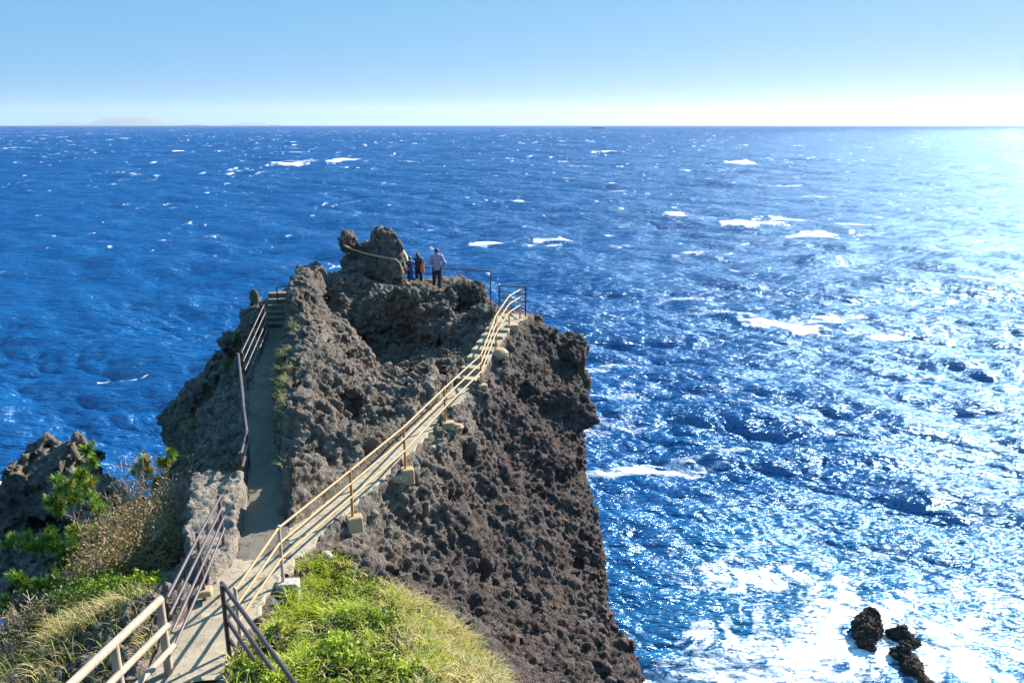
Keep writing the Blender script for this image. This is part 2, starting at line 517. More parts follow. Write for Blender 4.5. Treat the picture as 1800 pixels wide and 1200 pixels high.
def sdf_mesh(fn, lo, hi, vox, band):
    """Polygonise fn (coarse cells first, then 8 fine voxels a side)."""
    cs = vox * 8
    n = [int(math.ceil((hi[i] - lo[i]) / cs)) for i in range(3)]
    ax = [lo[i] + cs * (np.arange(n[i]) + 0.5) - vox / 2 for i in range(3)]
    X, Y, Z = np.meshgrid(*ax, indexing='ij')
    f0 = fn(X, Y, Z, False)
    act = np.argwhere(np.abs(f0) < band + cs * 0.87)
    g = vdb.FloatGrid(band)
    g.gridClass = vdb.GridClass.LEVEL_SET
    off = vox * np.arange(8)
    ch = 4000
    for s in range(0, len(act), ch):
        A = act[s:s + ch]
        bx = lo[0] + cs * A[:, 0]; by = lo[1] + cs * A[:, 1]; bz = lo[2] + cs * A[:, 2]
        xx = np.broadcast_to((bx[:, None] + off)[:, :, None, None], (len(A), 8, 8, 8))
        yy = np.broadcast_to((by[:, None] + off)[:, None, :, None], (len(A), 8, 8, 8))
        zz = np.broadcast_to((bz[:, None] + off)[:, None, None, :], (len(A), 8, 8, 8))
        F = np.clip(fn(xx, yy, zz, True), -band, band).astype(np.float32)
        for k in range(len(A)):
            if F[k].min() < band and F[k].max() > -band:
                g.copyFromArray(np.ascontiguousarray(F[k]), ijk=tuple(int(q) * 8 for q in A[k]))
    g.signedFloodFill()
    pts, tris, quads = g.convertToPolygons(isovalue=0.0, adaptivity=0.0)
    pts = np.asarray(pts, dtype=np.float64) * vox + np.array(lo)
    return pts, np.asarray(quads)[:, ::-1].copy()

def vnormals(P, Q):
    a = P[Q[:, 2]] - P[Q[:, 0]]; b = P[Q[:, 3]] - P[Q[:, 1]]
    n = np.cross(a, b)
    N = np.zeros_like(P)
    for k in range(4):
        for c in range(3):
            N[:, c] += np.bincount(Q[:, k], weights=n[:, c], minlength=len(P))
    return N / np.maximum(np.linalg.norm(N, axis=1, keepdims=True), 1e-9)

def pebbly(P, Q, scale=1.0, keep=None, amp=1.0):
    """Push vertices in and out: clinkery lumps, crevices and pits of volcanic agglomerate."""
    N = vnormals(P, Q)
    x, y, z = (P[:, i] * scale for i in range(3))
    wx = x + 0.09 * vnoise(x * 5, y * 5, z * 5); wy = y + 0.09 * vnoise(x * 5 + 40, y * 5, z * 5)
    wz = z + 0.09 * vnoise(x * 5 + 20, y * 5, z * 5 + 9)
    d1, d2, r1 = worley(wx * 2.6, wy * 2.6, wz * 2.6)
    lump = np.minimum((d2 - d1) * 2.2, 1.0) ** 0.6 - 0.75 + 0.55 * r1
    e1, e2, r2 = worley(wx * 6.3, wy * 6.3, wz * 6.3, 13)
    small = np.minimum((e2 - e1) * 2.0, 1.0) ** 0.6 - 0.7 + 0.6 * r2
    g1, g2, r3 = worley(x * 11.5, y * 11.5, z * 11.5, 29)
    grit = np.clip(0.6 - g1, -0.2, 0.5) + 0.35 * r3
    q1, q2, rq = worley(x * 1.15 + 5, y * 1.15, z * 1.15, 41)
    pit = -np.clip(0.42 - q1, 0, 0.3) * (rq < -0.58)
    patch = 0.65 + 0.45 * np.clip(1.5 * vnoise(x * 0.5 + 7, y * 0.5, z * 0.5) + 0.55, 0, 1.4)
    disp = 0.072 * lump * patch + 0.074 * small * (0.5 + 0.5 * patch) + 0.056 * grit + 0.85 * pit
    if keep is not None: disp = disp * keep
    return P + N * (amp * disp / scale)[:, None], N, r2, pit

ZTOP, ZMID = CAMZ + 0.0, CAMZ - 15.5
VOX = 0.055
P, Q = sdf_mesh(rock_sdf, (-17.6, 4.0, ZMID), (4.0, 37.2, CAMZ - 2.0), VOX, 0.24)
keep = 0.12 + 0.88 * sstep(0.03, 0.2, np.maximum(bil(WD, P[:, 0], P[:, 1]), P[:, 2] - bil(WZ, P[:, 0], P[:, 1])))
blk = U(384, 935, -7.0)
flatb = sstep(0.06, -0.05, bil(BSD, P[:, 0], P[:, 1])) * sstep(CAMZ - 7.5, CAMZ - 7.3, P[:, 2])
keep = keep * (1 - 0.5 * flatb)
P2, NRM, rcell, pit = pebbly(P, Q, 1.0, keep)
# how much of the dark reddish scoria there is: the seaward slope right of the ramp
xr = P[:, 0]; yr = P[:, 1]
line = np.interp(yr, [8, 12, 14, 18.6, 22, 26, 30], [-4.0, -3.4, -2.4, -1.3, -0.6, 0.3, 0.8])
dark = sstep(-0.2, 0.7, xr - line + 0.5 * vnoise(xr, yr, P[:, 2])) * sstep(33, 30, yr)
def coarse(x, y, z, fine):
    f = rock_low(x, y, z) - rock_noise(x, y, z, fine) - 0.35 * vnoise(x * 0.3, y * 0.3, z * 0.3)
    inside = (z > ZMID + 0.3) & (y > 4.3)
    return f + np.where(inside, 0.7, 0.0) + np.clip(ZMID + 0.3 - z, 0, 0.01)
PC, QC = sdf_mesh(coarse, (-24.0, -8.0, -1.5), (14.0, 44.0, CAMZ - 0.5), 0.22, 0.9)
PC = pebbly(PC, QC, 0.42, None, 0.9)[0]
PV = np.concatenate([P2, PC]); QV = np.concatenate([QC + len(P2), Q])
dk = np.concatenate([dark, np.full(len(PC), 0.6)]); pl = np.concatenate([flatb, np.zeros(len(PC))]); rc = np.concatenate([rcell, np.zeros(len(PC))])

def rock_mat(name, cols, scale=1.0):
    m, nt, bs = new_mat(name); N_ = NT(nt)
    p = N_.objco()
    big = N_.noise(p, 0.55 * scale, 4, 0.6); mid = N_.noise(p, 3.2 * scale, 5, 0.65); fin = N_.noise(p, 17 * scale, 5, 0.7)
    c = N_.mix(N_.ramp(mid, [(0.32, 0), (0.68, 1)]), cols[0], cols[1])
    c = N_.mix(N_.ramp(big, [(0.42, 0), (0.66, 0.7)]), c, cols[2])
    st = N_.noise(N_.mapping(p, (1, 1, 0.45), (0, 0, 0), (7, 3, 1)), 0.9 * scale, 6, 0.7)
    c = N_.mix(N_.ramp(st, [(0.52, 0), (0.66, 0.6)]), c, (0.27, 0.175, 0.115))
    c = N_.mix(N_.ramp(st, [(0.30, 0.6), (0.42, 0)]), c, (0.36, 0.335, 0.29))
    dkc = N_.mix(N_.ramp(mid, [(0.35, 0), (0.7, 1)]), cols[3], cols[4])
    dkc = N_.mix(N_.ramp(st, [(0.50, 0), (0.64, 0.55)]), dkc, (0.17, 0.10, 0.078))
    c = N_.mix(N_.attr('dark').outputs['Fac'], c, dkc)
    c = N_.mix(N_.attr('pale').outputs['Fac'], c, (0.40, 0.345, 0.28))
    # single clinkers differ; a speckle of paler grains and lichen
    c = N_.mix(1.0, c, N_.ramp(N_.math('ADD', 0.5, N_.math('MULTIPLY', N_.attr('clast').outputs['Fac'], 0.5)), [(0, 0.62), (1, 1.3)]), 'MULTIPLY')
    c = N_.mix(N_.ramp(fin, [(0.60, 0), (0.74, 0.55)]), c, (0.33, 0.29, 0.24))
    c = N_.mix(N_.ramp(fin, [(0.28, 0.6), (0.40, 0)]), c, (0.035, 0.03, 0.03))
    nt.links.new(c, bs.inputs['Base Color'])
    bs.inputs['Roughness'].default_value = 0.92
    bs.inputs['Specular IOR Level'].default_value = 0.25
    v = N_.voro(N_.mapping(p), 26 * scale)
    h = N_.math('ADD', N_.math('MULTIPLY', fin, 1.0), N_.math('MULTIPLY', v.outputs['Distance'], -0.7))
    b1 = N_.bump(h, 1.0, 0.10 / scale)
    b2 = N_.bump(N_.noise(p, 55 * scale, 3, 0.7), 0.9, 0.03 / scale, b1)
    nt.links.new(b2, bs.inputs['Normal'])
    return m
m_rock = rock_mat('headland_rock', [(0.225, 0.187, 0.155), (0.34, 0.288, 0.238), (0.15, 0.127, 0.112), (0.112, 0.088, 0.080), (0.195, 0.158, 0.138)])
headland = mesh_obj('headland', PV, QV, m_rock, None, True, {'dark': dk, 'pale': pl, 'clast': rc})
tag(headland, 'rugged brown volcanic headland dropping into the sea', 'headland', kind='structure')
print('rock', len(P), len(PC), 'verts', round(time.time() - T0, 1))

# height of the ground on a 0.1 m raster, for standing things on it
HM = np.full((240, 340), -99.0)
hi_ = ((P2[:, 0] + 18) / 0.1).astype(int); hj_ = ((P2[:, 1] - 4) / 0.1).astype(int)
ok_ = (hi_ >= 0) & (hi_ < 240) & (hj_ >= 0) & (hj_ < 340)
np.maximum.at(HM, (hi_[ok_], hj_[ok_]), P2[ok_, 2])
def ground(x, y):
    i = np.clip(((np.asarray(x) + 18) / 0.1).astype(int), 0, 239); j = np.clip(((np.asarray(y) - 4) / 0.1).astype(int), 0, 339)
    return HM[i, j]
def hit(px, py):
    """Where the ground is met along the line of sight of (px, py): march over the raster."""
    d = ray(px, py)
    t = np.arange(6, 40, 0.03)
    x = d[0] * t; y = d[1] * t; z = CAMZ + d[2] * t
    g = ground(x, y)
    k = np.argmax((z <= g) & (g > -50) & (y > 4.1) & (x > -17.5) & (x < 3.9))
    return np.array((x[k], y[k], z[k]))
# ------------------------------------------------------------------ concrete walks
def concrete_mat(name, c0, c1, stain=0.5):
    m, nt, bs = new_mat(name); N_ = NT(nt)
    p = N_.objco()
    a = N_.noise(p, 1.1, 5, 0.65); b = N_.noise(p, 9, 5, 0.7); g = N_.noise(p, 60, 3, 0.7)
    c = N_.mix(N_.ramp(a, [(0.35, 0), (0.68, 1)]), c0, c1)
    c = N_.mix(N_.ramp(b, [(0.52, 0), (0.72, stain)]), c, (0.12, 0.105, 0.085))
    c = N_.mix(N_.ramp(g, [(0.6, 0), (0.72, 0.35)]), c, (0.42, 0.38, 0.32))
    vw = N_.n('ShaderNodeVectorMath', operation='ADD'); nz = N_.n('ShaderNodeTexNoise'); nz.inputs['Scale'].default_value = 3.0; nt.links.new(p, nz.inputs['Vector'])
    nt.links.new(p, vw.inputs[0]); nt.links.new(nz.outputs['Color'], vw.inputs[1])
    ed = N_.voro(vw.outputs[0], 0.75, 'DISTANCE_TO_EDGE').outputs['Distance']
    c = N_.mix(N_.ramp(ed, [(0.0, 0.75), (0.014, 0.0)]), c, (0.05, 0.042, 0.035))
    c = N_.mix(N_.ramp(N_.noise(p, 2.6, 6, 0.75), [(0.56, 0), (0.70, stain)]), c, (0.20, 0.15, 0.09))
    nt.links.new(c, bs.inputs['Base Color'])
    bs.inputs['Roughness'].default_value = 0.9
    bs.inputs['Specular IOR Level'].default_value = 0.25
    nt.links.new(N_.bump(N_.math('ADD', g, b), 0.9, 0.014), bs.inputs['Normal'])
    return m
m_path = concrete_mat('path_concrete', (0.37, 0.305, 0.215), (0.46, 0.39, 0.285), 0.5)
m_footing = concrete_mat('footing_concrete', (0.46, 0.32, 0.17), (0.52, 0.40, 0.26), 0.55)
m_white = concrete_mat('pale_concrete', (0.46, 0.42, 0.36), (0.52, 0.48, 0.42), 0.25)

def densify(P, W, step=0.12):
    """Smooth resample of a centre line with widths."""
    P = np.asarray(P, float); W = np.asarray(W, float)
    s = np.r_[0, np.cumsum(np.linalg.norm(np.diff(P[:, :2], axis=0), axis=1))]
    n = max(4, int(s[-1] / step)); t = np.linspace(0, s[-1], n)
    Q = np.stack([np.interp(t, s, P[:, k]) for k in range(3)], 1); w = np.interp(t, s, W)
    for _ in range(6):
        Q[1:-1] = (Q[:-2] + 2 * Q[1:-1] + Q[2:]) / 4; w[1:-1] = (w[:-2] + 2 * w[1:-1] + w[2:]) / 4
    return Q, w

def slab(name, P, W, th, label, mat, edge=0.03, lift=0.0, seed=1):
    Q, w = densify(P, W)
    rg = np.random.default_rng(seed)
    T = np.gradient(Q[:, :2], axis=0); T /= np.linalg.norm(T, axis=1, keepdims=True)
    Nn = np.stack([-T[:, 1], T[:, 0]], 1)
    cols = np.array([-1.0, -0.94, -0.5, 0, 0.5, 0.94, 1.0]); nc = len(cols)
    vs = []
    for i in range(len(Q)):
        el, er = w[i] + edge * rg.normal(), w[i] + edge * rg.normal()
        for c in cols:
            o = c * (er if c > 0 else el)
            z = Q[i, 2] + lift + 0.006 * rg.normal() - (0.018 if abs(c) == 1 else 0)
            vs.append((Q[i, 0] + Nn[i, 0] * o, Q[i, 1] + Nn[i, 1] * o, z))
        for c in (-1, 1):
            o = c * (er if c > 0 else el)
            vs.append((Q[i, 0] + Nn[i, 0] * o, Q[i, 1] + Nn[i, 1] * o, Q[i, 2] - th))
    k = nc + 2; fs = []
    for i in range(len(Q) - 1):
        a = i * k; b = a + k
        for j in range(nc - 1): fs.append((a + j, b + j, b + j + 1, a + j + 1)[::-1])
        fs.append((a + nc, b + nc, b, a)[::-1]); fs.append((a + nc - 1, b + nc - 1, b + nc + 1, a + nc + 1)[::-1])
    o = mesh_obj(name, vs, fs, mat, None, False)
    return tag(o, label, 'path', kind='structure')
def walk(k): return WALKW[k]
P_, W_ = walk('lower'); slab('path', P_, W_ + 0.03, 0.12, 'pale concrete footpath at the lower end of the headland', m_path, lift=0.004, seed=2)
P_, W_ = walk('ramp'); slab('ramp_path', P_, W_ + 0.03, 0.15, 'narrow concrete path beside the rusty handrail', m_path, seed=3)
m_shade_conc = concrete_mat('shade_toned_concrete', (0.14, 0.122, 0.10), (0.20, 0.175, 0.14), 0.55)  # deep shade of the cutting painted into the slab and step colour
P_, W_ = walk('corridor'); slab('corridor_path', P_, W_ + 0.03, 0.12, 'shaded concrete path in the cutting on the left', m_shade_conc, lift=-0.004, seed=4)

def stair(name, P, W, n, label, cat):
    Q, w = densify(P, W, 0.1)
    s = np.r_[0, np.cumsum(np.linalg.norm(np.diff(Q[:, :2], axis=0), axis=1))]
    b = MB(); rg = random.Random(4)
    for i in range(n):
        t0, t1 = s[-1] * i / n, s[-1] * (i + 1) / n
        tm = (t0 + t1) / 2
        c = [np.interp(tm, s, Q[:, k]) for k in range(3)]
        top = np.interp(t1, s, Q[:, 2]); lowz = np.interp(t0, s, Q[:, 2]) - 0.25
        d = [np.interp(t1, s, Q[:, k]) - np.interp(t0, s, Q[:, k]) for k in range(2)]
        rz = math.atan2(d[1], d[0])
        b.box((c[0], c[1], lowz), (t1 - t0 + 0.03, 2 * np.interp(tm, s, w) + 0.05, top - lowz), rz + rg.uniform(-.03, .03), 0.995, 0.015)
    o = b.build(name, m_shade_conc if name == 'rock_steps' else m_path, None, False)
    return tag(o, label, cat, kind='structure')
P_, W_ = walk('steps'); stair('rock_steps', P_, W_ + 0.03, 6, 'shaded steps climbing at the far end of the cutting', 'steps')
P_, W_ = walk('stair'); stair('concrete_steps', P_[:3], W_[:3] + 0.03, 7, 'concrete steps climbing beside the rusty handrail', 'steps')
slab('landing', P_[1:][1:], W_[2:] + 0.03, 0.2, 'small concrete landing at the seaward end of the handrail', m_path, seed=6)

# ------------------------------------------------------------------ metal, wood
def metal_mat(name, c0, c1, c2, rust=0.5, rough=0.55, hgt=0.5):
    m, nt, bs = new_mat(name); N_ = NT(nt)
    p = N_.objco()
    a = N_.noise(p, 5, 5, 0.7); b = N_.noise(p, 28, 5, 0.7)
    c = N_.mix(N_.ramp(a, [(0.35, 0), (0.65, 1)]), c0, c1)
    c = N_.mix(N_.ramp(b, [(hgt, 0), (hgt + 0.14, rust)]), c, c2)
    nt.links.new(c, bs.inputs['Base Color'])
    bs.inputs['Roughness'].default_value = rough
    nt.links.new(N_.bump(b, 0.4, 0.004), bs.inputs['Normal'])
    return m
m_rail = metal_mat('weathered_tan_paint', (0.40, 0.225, 0.085), (0.48, 0.30, 0.14), (0.26, 0.10, 0.035), 0.6)
m_rust = metal_mat('rusty_iron', (0.50, 0.19, 0.045), (0.60, 0.26, 0.07), (0.24, 0.08, 0.03), 0.7, 0.8)
m_palepost = metal_mat('chalky_paint', (0.46, 0.36, 0.26), (0.52, 0.43, 0.34), (0.32, 0.18, 0.09), 0.35, 0.7, 0.55)
m_brown = metal_mat('brown_painted_pipe', (0.085, 0.058, 0.062), (0.125, 0.09, 0.095), (0.20, 0.14, 0.12), 0.4, 0.4)
m_dark = metal_mat('dark_purple_pipe', (0.050, 0.034, 0.045), (0.075, 0.052, 0.065), (0.15, 0.09, 0.08), 0.35, 0.38)
m_iron = metal_mat('dark_iron', (0.05, 0.038, 0.034), (0.09, 0.055, 0.04), (0.20, 0.08, 0.035), 0.5, 0.6)
m_wood, nt, bs = new_mat('weathered_wood'); N_ = NT(nt)
p_ = N_.mapping(N_.objco(), (14, 14, 1.2))
gr = N_.noise(p_, 2.2, 5, 0.65, 0.4); bl = N_.noise(N_.objco(), 3, 4, 0.6)
c_ = N_.mix(N_.ramp(gr, [(0.3, 0), (0.7, 1)]), (0.36, 0.28, 0.21), (0.52, 0.44, 0.35))
c_ = N_.mix(N_.ramp(bl, [(0.45, 0), (0.75, 0.6)]), c_, (0.30, 0.22, 0.16))
nt.links.new(c_, bs.inputs['Base Color']); bs.inputs['Roughness'].default_value = 0.85
nt.links.new(N_.bump(gr, 0.6, 0.006), bs.inputs['Normal'])

def top_at(base, py):
    """Height above base of the point straight over it that is seen at row py."""
    lo_, hi2 = 0.05, 4.0
    for _ in range(40):
        m_ = (lo_ + hi2) / 2
        if proj((base[0], base[1], base[2] + m_))[1] > py: lo_ = m_
        else: hi2 = m_
    return lo_

def pipe(parent, name, pts, rad, mat, wob=0.0, n=10):
    b = MB(); b.tube(pts, rad, n, True, wob)
    for q in pts[1:-1]: b.ball(q, rad * 1.02, 8, 6)
    return b.build(name, mat, parent)

# ------------------------------------------------------------------ handrail along the ramp
hr = empty('handrail', tuple(U(620, 908, -7.3)))
tag(hr, 'long rusty handrail of three tan pipes beside the concrete ramp', 'handrail')
RP = [(424,1133,-7.25,1034),(498,1022,-7.2,925),(620,908,-7.3,825),(713,824,-7.28,748),(783,742,-7.2,680),(846,676,-7.08,622),(872,609,-6.5,553),(895,571,-6.25,519),(914,558,-6.27,508)]
RB = []; RH = []
for k, (bx, by, bz, ty) in enumerate(RP):
    b0_ = U(bx, by, bz); h_ = top_at(b0_, ty)
    RB.append(b0_); RH.append(h_)
    m = MB(); lean = (random.uniform(-.012, .012), random.uniform(-.012, .012))
    m.tube([b0_ - np.array((0, 0, 0.12)), b0_ + np.array((lean[0], lean[1], h_))], 0.026, 10)
    m.ball(b0_ + np.array((lean[0], lean[1], h_)), 0.034, 8, 6)
    for fr_ in (0.72, 0.44): m.ball(b0_ + np.array((0, 0, h_ * fr_)), 0.034, 8, 6, (1, 1, 0.8))
    po = m.build('post', m_palepost if k < 2 else m_rust, hr)
    if k < 2: po['label'] = 'post with chalky pale paint'
for fr_ in (0.985, 0.72, 0.44):
    pipe(hr, 'rail', [RB[k] + np.array((0.0, -0.03, RH[k] * fr_)) for k in range(len(RB))], 0.023, m_rail)
def footing(k, sx, sy, hz, dz, rz, mat, taper=0.9, dx=0.0, dy=0.0):
    m = MB(); c = RB[k]
    m.box((c[0] + dx, c[1] + dy, c[2] + dz - hz), (sx, sy, hz), rz, taper, 0.02)
    m.build('footing', mat, hr, False)
footing(1, 0.36, 0.24, 0.32, 0.01, 0.1, m_white, 1.0, 0.07)
footing(2, 0.32, 0.26, 0.30, 0.02, 0.35, m_footing, 0.92, 0.03)
footing(3, 0.30, 0.26, 0.34, 0.02, 0.3, m_footing, 0.92, 0.03)
footing(4, 0.34, 0.26, 0.40, 0.02, 0.2, m_footing, 0.95, 0.06)
footing(5, 0.28, 0.26, 0.45, 0.02, 0.2, m_footing, 0.95, 0.03)
footing(7, 0.40, 0.30, 0.62, 0.02, 0.1, m_footing, 0.97, 0.10)
def lump(name, c, r, mat, parent, seed, label=None, sq=(1, 1, 1), rough=0.18):
    bm = bmesh.new(); bmesh.ops.create_icosphere(bm, subdivisions=4, radius=1.0)
    V_ = np.array([v.co[:] for v in bm.verts]); F_ = [tuple(v.index for v in f.verts) for f in bm.faces]; bm.free()
    n_ = fbm(V_[:, 0] + seed * 3.1, V_[:, 1] + seed, V_[:, 2], 1.6, 4, 0.55)
    V_ = V_ * (1 + rough * n_)[:, None] * np.array(sq) * r + np.array(c)
    o = mesh_obj(name, V_, F_, mat, parent, True)
    if label: o['label'] = label
    return o
lump('footing', RB[6] + np.array((0.08, -0.03, -0.20)), 0.25, m_footing, hr, 3, 'rounded mound of cement', (1.15, 0.9, 0.72), 0.14)
lump('footing', RB[3] + np.array((-0.12, -0.14, -0.17)), 0.15, m_footing, hr, 5, 'cement dab', (1.2, 0.9, 0.6), 0.2)
lump('footing', RB[4] + np.array((0.24, -0.02, -0.12)), 0.17, m_footing, hr, 7, 'rounded cement dab', (1.2, 0.9, 0.6), 0.16)

# ------------------------------------------------------------------ railing at the seaward end
er = empty('barrier', tuple(U(923, 556, -6.28)))
tag(er, 'short dark rust barrier of four pipes behind the end of the tan handrail', 'barrier')
e0 = U(878, 541, -6.45); e1 = U(924, 556, -6.28)
h0, h1 = top_at(e0, 502), top_at(e1, 503)
for q, h_ in ((e0, h0), (e1, h1)):
    pipe(er, 'post', [q - np.array((0, 0, 0.25)), q + np.array((0, 0, h_))], 0.026, m_iron)
dv = (e1 - e0) / np.linalg.norm(e1 - e0)
for fr_ in (0.98, 0.74, 0.49, 0.24):
    a_ = e0 + np.array((0, -0.03, h0 * fr_)) - dv * 0.08; b_ = e1 + np.array((0, -0.03, h1 * fr_)) + dv * 0.08
    pipe(er, 'rail', [a_, b_], 0.022, m_iron)

# ------------------------------------------------------------------ railing behind the walkers
vr = empty('viewpoint_railing', tuple(UD(777, 505, 31.6)))
tag(vr, 'dark iron railing beyond the man in the striped jacket', 'railing')
v0 = UD(777, 508, 31.6); v1 = UD(863, 543, 28.9); v2 = UD(700, 500, 32.6)
hv0, hv1, hv2 = top_at(v0, 471), top_at(v1, 476), top_at(v2, 467)
for q, h_, dn_ in ((v0, hv0 * 0.72, .4), (v1, hv1, .4), (v2, hv2, .5)):
    pipe(vr, 'post', [q - np.array((0, 0, dn_)), q + np.array((0, 0, h_))], 0.024, m_iron)
pipe(vr, 'rail', [v2 + np.array((0, 0, hv2 * .98)), v0 + np.array((0, 0, hv0 * .98)), v1 + np.array((0, 0, hv1 * .985))], 0.022, m_iron)
for fr_ in (0.66, 0.34):
    pipe(vr, 'rail', [v2 + np.array((0, 0, hv2 * fr_)), v0 + np.array((0, 0, hv0 * fr_))], 0.018, m_iron)

# ------------------------------------------------------------------ brown railing on the left of the lower path
br = empty('pipe_railing', tuple(U(358, 1037, -7.1)))
tag(br, 'brown pipe railing with four rails climbing past the pitted stone block', 'railing')
bA = U(358, 1037, -7.08); bW = U(299, 1168, -7.2); bB = U(392, 946, -6.92)
hA, hB, hW = top_at(bA, 938), top_at(bB, 871), 1.0
hW = top_at(bW, 1052)
pipe(br, 'post', [bA - np.array((0, 0, .2)), bA + np.array((0, 0, hA + .03))], 0.030, m_brown)
pipe(br, 'post', [bB - np.array((0, 0, .3)), bB + np.array((0, 0, hB + .02))], 0.030, m_brown)
bd = (bA - bW) / np.linalg.norm(bA - bW)
for fr_ in (0.985, 0.72, 0.46, 0.22):
    pipe(br, 'rail', [bW + bd * 0.05 + np.array((0.06, 0, hW * fr_)), bA + np.array((0.03, 0, hA * fr_)), bB + np.array((0.03, 0.03, hB * fr_))], 0.023, m_brown)
m = MB(); m.box((bA[0], bA[1], bA[2] - 0.06), (0.26, 0.24, 0.085), 0.3, 0.9, 0.02); m.build('footing', m_footing, br, False)

# ------------------------------------------------------------------ dark railing on the right of the lower path
dr = empty('pipe_railing', tuple(U(404, 1157, -7.25)))
tag(dr, 'dark purple pipe railing running out of the picture over the green mound', 'railing')
dA = U(404, 1157, -7.25); hD = top_at(dA, 1031)
du = np.array((1.5, -2.0, 0.02)) / 2.5
dB = dA + du * 2.6
for q in (dA, dB):
    pipe(dr, 'post', [q - np.array((0, 0, .3)), q + np.array((0, 0, hD + .03))], 0.032, m_dark)
for fr_, st_ in ((0.985, -0.14), (0.74, -0.12), (0.50, -0.08), (0.24, -0.04)):
    pipe(dr, 'rail', [dA + du * st_ + np.array((0.03, 0.02, hD * fr_)), dB + du * 0.4 + np.array((0.03, 0.02, hD * fr_))], 0.030, m_dark)

# ------------------------------------------------------------------ timber railing in the foreground
wr = empty('timber_railing', tuple(U(297, 1170, -7.2)))
tag(wr, 'pale weathered timber railing of round logs in the bottom left corner', 'railing')
wA = U(296, 1172, -7.2); hT = top_at(wA, 1056)
tA = wA + np.array((0, 0, hT))
z_top = tA[2]
tB = U(207, 1133, z_top - CAMZ); tC = U(128, 1200, z_top - CAMZ)
wu = (tC - tA); wu[2] = 0; wu /= np.linalg.norm(wu)
sB = np.dot(tB - tA, wu)
for s_ in (0.0, sB, sB * 2, sB * 3):
    q = tA + wu * s_
    m = MB(); m.tube([(q[0], q[1], q[2] - hT - 0.5 - 0.12 * s_), (q[0], q[1], q[2] - hT * 0.5), (q[0], q[1], q[2] - 0.01)], [0.062, 0.058, 0.055], 14, True, 0.03)
    m.build('post', m_wood, wr)
for fr_, off, s0 in ((1.0, 0.0, -0.03), (0.62, 0.055, -0.02), (0.28, 0.075, -0.06)):
    a_ = tA + wu * s0 + np.array((off, 0, hT * (fr_ - 1) + 0.01)); b_ = tA + wu * (sB * 3.2) + np.array((off, 0, hT * (fr_ - 1) + 0.01))
    m = MB(); pts = [a_ + (b_ - a_) * t for t in np.linspace(0, 1, 16)]
    m.tube(pts, 0.056 if fr_ == 1 else 0.046, 14, True, 0.035)
    m.build('rail', m_wood, wr)

# ------------------------------------------------------------------ railings along the cutting
cr = empty('cutting_railing', tuple(U(422, 833, -6.95)))
tag(cr, 'dark pipe railing along the seaward edge of the shaded cutting', 'railing')
cT = [U(424,797,-6.45), U(434,759,-6.42), U(428,714,-6.32), U(424,670,-6.22), U(419,622,-6.08)]
pipe(cr, 'rail', cT, 0.031, m_brown)
pipe(cr, 'rail', [U(426,821,-6.62), U(437,776,-6.66), U(431,735,-6.70), U(427,690,-6.62), U(422,645,-6.5)], 0.03, m_brown)
pipe(cr, 'post', [U(422,833,-6.98) - np.array((0, 0, .1)), cT[0] + np.array((-0.02, 0, 0.03))], 0.032, m_iron)
for q in cT[1:]:
    zg = min(ground(q[0] - 0.02, q[1]), q[2] - 0.5)
    pipe(cr, 'post', [(q[0] - 0.02, q[1], max(zg - 0.2, q[2] - 1.3)), (q[0] - 0.02, q[1], q[2] + 0.03)], 0.032, m_iron)
ur = empty('stair_railing', tuple(U(462, 560, -6.3)))
tag(ur, 'thin four rail pipe railing climbing to the pitted rock pillar', 'railing')
u0 = cT[-1] + np.array((0.05, 0.1, 0)); u1 = U(464, 536, -5.35)
for dz in (0.0, -0.24, -0.5, -0.76):
    off = np.array((0.10 * (-dz), 0, dz))
    pipe(ur, 'rail', [u0 + off, u1 + off * 0.95], 0.02, m_brown)
for t in (0.03, 0.5, 0.97):
    q = u0 + (u1 - u0) * t
    pipe(ur, 'post', [q - np.array((-0.07, 0, 1.05)), q + np.array((0, 0, 0.03))], 0.024, m_brown)
tr = empty('pipe_rail', tuple(UD(505, 510, 28.6)))
tag(tr, 'single thin dark pipe rail closing the gap at the top of the shaded steps', 'rail')
a_ = UD(484, 505, 28.2); b_ = UD(524, 502.5, 28.4)
pipe(tr, 'rail', [a_, b_], 0.018, m_iron)
pipe(tr, 'post', [a_ - np.array((-.05, 0, .8)), a_ + np.array((.05, 0, .02))], 0.02, m_iron)
# ------------------------------------------------------------------ loose rocks, outcrop, rocks in the surf
def rock_thing(name, masses, lo, hi, vox, mat, label, cat, namp=0.3, nf=0.8, dark=0.5, pebble=1.0, group=None):
    """masses: (centre, radii, turn, exponent)."""
    def fn(x, y, z, fine):
        f = None
        for c, r, t, p in masses:
            d = blob(x, y, z, c, r, t, p)
            f = d if f is None else smin(f, d, 0.3 * min(1, min(r)))
        n = namp * (0.6 * vnoise(x * nf + 3, y * nf, z * nf) + 0.4 * vnoise(x * nf * 2.3, y * nf * 2.3 + 5, z * nf * 2.3))
        if fine: n = n + namp * 0.25 * (0.5 - 2 * np.abs(vnoise(x * nf * 5, y * nf * 5, z * nf * 5 + 8)))
        return f - n
    P, Q = sdf_mesh(fn, lo, hi, vox, vox * 4.2)
    P3, N3, rc3, pt = pebbly(P, Q, 1.0 / pebble)
    o = mesh_obj(name, P3, Q, mat, None, True, {'dark': np.full(len(P), dark), 'pale': np.zeros(len(P)), 'clast': rc3})
    return tag(o, label, cat, group)

